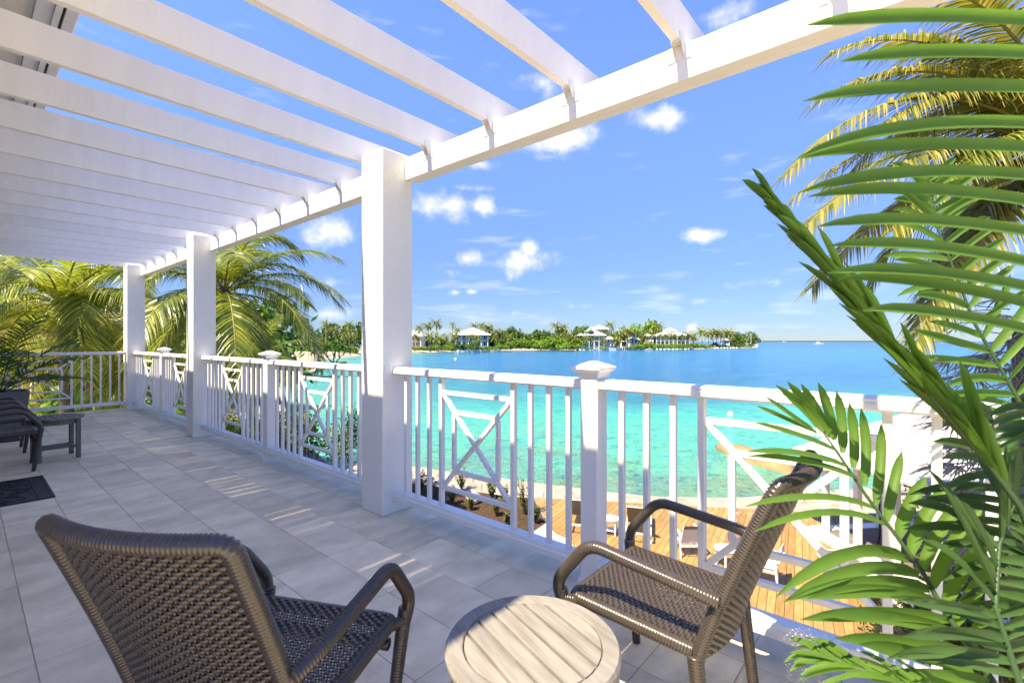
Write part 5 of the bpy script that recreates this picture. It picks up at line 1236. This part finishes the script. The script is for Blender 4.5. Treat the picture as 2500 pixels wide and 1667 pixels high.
# dock with pavilion
def dock(label, u0, u1, v, d, pav=None, posts=8, deckh=1.1):
    a, b = at_d(u0, v, d), at_d(u1, v, d); w = (b - a).length; t = thing('dock', label, 'dock', (a.x, a.y, WZ), -YAW); m = MB(); m.box((0, 0, deckh - .25), (w, 4, deckh)); part('decking', m, 'dock_wood', t)
    for k in range(posts):
        m = MB(); x = .3 + (w - .6) * k / (posts - 1); m.box((x - .18, .1, -1), (x + .18, .46, deckh + 1.0)); part('pile', m, 'white_paint', t)
    if pav:
        x0, x1, h = pav; m = MB(); hip(m, x0, x1, .4, 3.6, h, .35, .3)
        part('pavilion_roof', m, 'roof_white', t)
        for x in (x0, x1):
            for y in (.5, 3.4): m = MB(); m.box((x - .2, y - .2, deckh), (x + .2, y + .2, h)); part('pavilion_post', m, 'white_paint', t)
    return t
dock('white dock with square pavilion below the large villas', 1514, 1561, 852.8, 318, (1.0, 5.0, 6.0), 10, 1.6)
dock('long low dock with white piles near the point', 1714, 1800, 851.3, 352, None, 12, .9)
m = MB(); a, b = at_d(1452, 854, 300), at_d(1518, 853.2, 308); t = thing('terrace_wall', 'white waterside terrace wall below the gabled villa', 'wall', (a.x, a.y, WZ)); m.bar((a.x, a.y, WZ + .9), (b.x, b.y, WZ + .9), .6, 2.0); part('panel', m, 'house_paint', t, world=True)
m = MB(); a, b = at_d(1143, 856.2, 255), at_d(1222, 855.6, 262); t = thing('terrace_wall', 'pale waterside wall below the first villa', 'wall', (a.x, a.y, WZ)); m.bar((a.x, a.y, WZ + .6), (b.x, b.y, WZ + .6), .6, 1.6); part('panel', m, 'house_paint', t, world=True)

# ---- boats
def boat(label, u, v, d, L, rz, mast=0, name='motor_boat', cat='boat'):
    p = at_z(u, v, WZ) if d is None else at_d(u, v, d); t = thing(name, label, cat, (p.x, p.y, WZ + .05), -YAW + rz); h = MB(); W_ = L * .15; H = L * .10; st = 10; rings = []
    for i in range(st + 1):
        f = i / st; x = -L / 2 + L * f; w = W_ * (1 - max(0, (f - .45) / .55) ** 2.2) * (.92 if f < .1 else 1); z = H * (1 + .35 * f * f)
        k = len(h.v); h.v += [Vector((x, -w, z)), Vector((x, -w * .7, -.3)), Vector((x, w * .7, -.3)), Vector((x, w, z))]; rings.append(k)
    for i in range(st):
        a, b = rings[i], rings[i + 1]
        for j in range(3): h.f.append((a + j, b + j, b + j + 1, a + j + 1))
        h.f.append((a + 3, b + 3, b, a))
    h.f.append((0, 1, 2, 3)); part('hull', h, 'hull', t)
    c = MB(); c.prism([(-L * .28, H), (L * .22, H), (L * .08, H * 2.2), (-L * .25, H * 2.3)], -W_ * .62, W_ * .62); part('cabin', c, 'hull', t)
    c = MB(); c.prism([(-L * .24, H * 1.45), (L * .155, H * 1.45), (L * .09, H * 2.0), (-L * .24, H * 2.0)], -W_ * .635, W_ * .635); part('cabin_window', c, 'glass_dark', t)
    if mast:
        c = MB(); c.tube([(L * .05, 0, H), (L * .05, 0, mast)], .12, 6); part('mast', c, 'hull', t)
        c = MB(); c.tube([(L * .05, 0, H * 2.6), (-L * .42, 0, H * 2.7)], .16, 6); part('boom', c, 'hull', t)
        c = MB(); c.tube([(L * .05, 0, mast), (L * .48, 0, H * 1.4)], .04, 4); c.tube([(L * .05, 0, mast), (-L * .48, 0, H * 1.2)], .04, 4); part('rigging', c, 'hull', t)
    else:
        c = MB(); c.box((-L * .2, -W_ * .5, H * 3.2), (L * .05, W_ * .5, H * 3.35)); c.tube([(-L * .18, -W_ * .45, H * 2.2), (-L * .18, -W_ * .45, H * 3.2)], .06, 5); c.tube([(L * .03, W_ * .45, H * 2.2), (L * .03, W_ * .45, H * 3.2)], .06, 5); part('hard_top', c, 'hull', t)
    return t
boat('white sailing yacht with bare mast moored off the point', 1832, 846.5, 460, 14, R(8), 13.5, 'sailing_yacht')
boat('white motor boat alone on the open water at the right', 1999, 838, 900, 15, R(-15))
boat('tiny white boat at the foot of the bank below the long villa', 1688, 851.5, 345, 5, R(10))
boat('distant white boat near the horizon', 1915, 834.2, 2200, 16, R(0))
def buoy(label, u, v, r):
    p = at_z(u, v, WZ); t = thing('mooring_buoy', label, 'buoy', (p.x, p.y, WZ)); m = MB(); m.tube([(0, 0, -r * .6), (0, 0, -r * .2), (0, 0, r * .3), (0, 0, r * .8), (0, 0, r)], [r * .6, r * .95, r, r * .6, r * .15], 14); part('float', m, 'hull', t, True)
    m = MB(); m.tube([(0, 0, r * .95), (0, 0, r * 1.3)], r * .12, 6); part('eye', m, 'steel', t)
buoy('white mooring buoy above the boulder', 1783, 1012, .26)
buoy('small white mooring buoy off the left beach', 1112, 877, .45)

# ---- parked car and low building seen through the far end railing
def car(label, loc, rz):
    t = thing('parked_car', label, 'car', loc, rz)
    m = MB(); m.prism([(-2.1, .35), (2.1, .35), (2.15, .75), (1.9, .9), (1.0, .98), (.45, 1.45), (-1.1, 1.48), (-1.9, .98), (-2.15, .85)], -.85, .85); part('body', m, 'car_paint', t)
    m = MB(); m.prism([(.92, 1.0), (.42, 1.40), (-1.05, 1.42), (-1.72, 1.0)], -.86, .86); part('window', m, 'glass_dark', t)
    for x in (-1.3, 1.3):
        for y in (-.78, .78):
            m = MB(); m.tube([(x, y - .1, .32), (x, y + .1, .32)], .32, 16); w_ = part('wheel', m, 'rubber', t); m = MB(); m.tube([(x, y - .105, .32), (x, y + .105, .32)], .18, 12); link('rim', m.mesh('rim'), 'steel', w_)
    for y in (-.6, .6): m = MB(); m.cbox((2.08, y - .18, .62), (2.16, y + .18, .76), .02); part('headlight', m, 'hull', t)
cp = at_z(165, 985, DZ - .04); car('blue grey car parked behind the far end railing', (cp.x, cp.y, DZ - .05), R(10))
pv = [(-6, 22), (6, 21), (6.5, 30), (5, 45), (-8, 50), (-14, 30)]
poly_ground('parking_pavement', pv, DZ - .1, DZ - .05, 'house_paint')
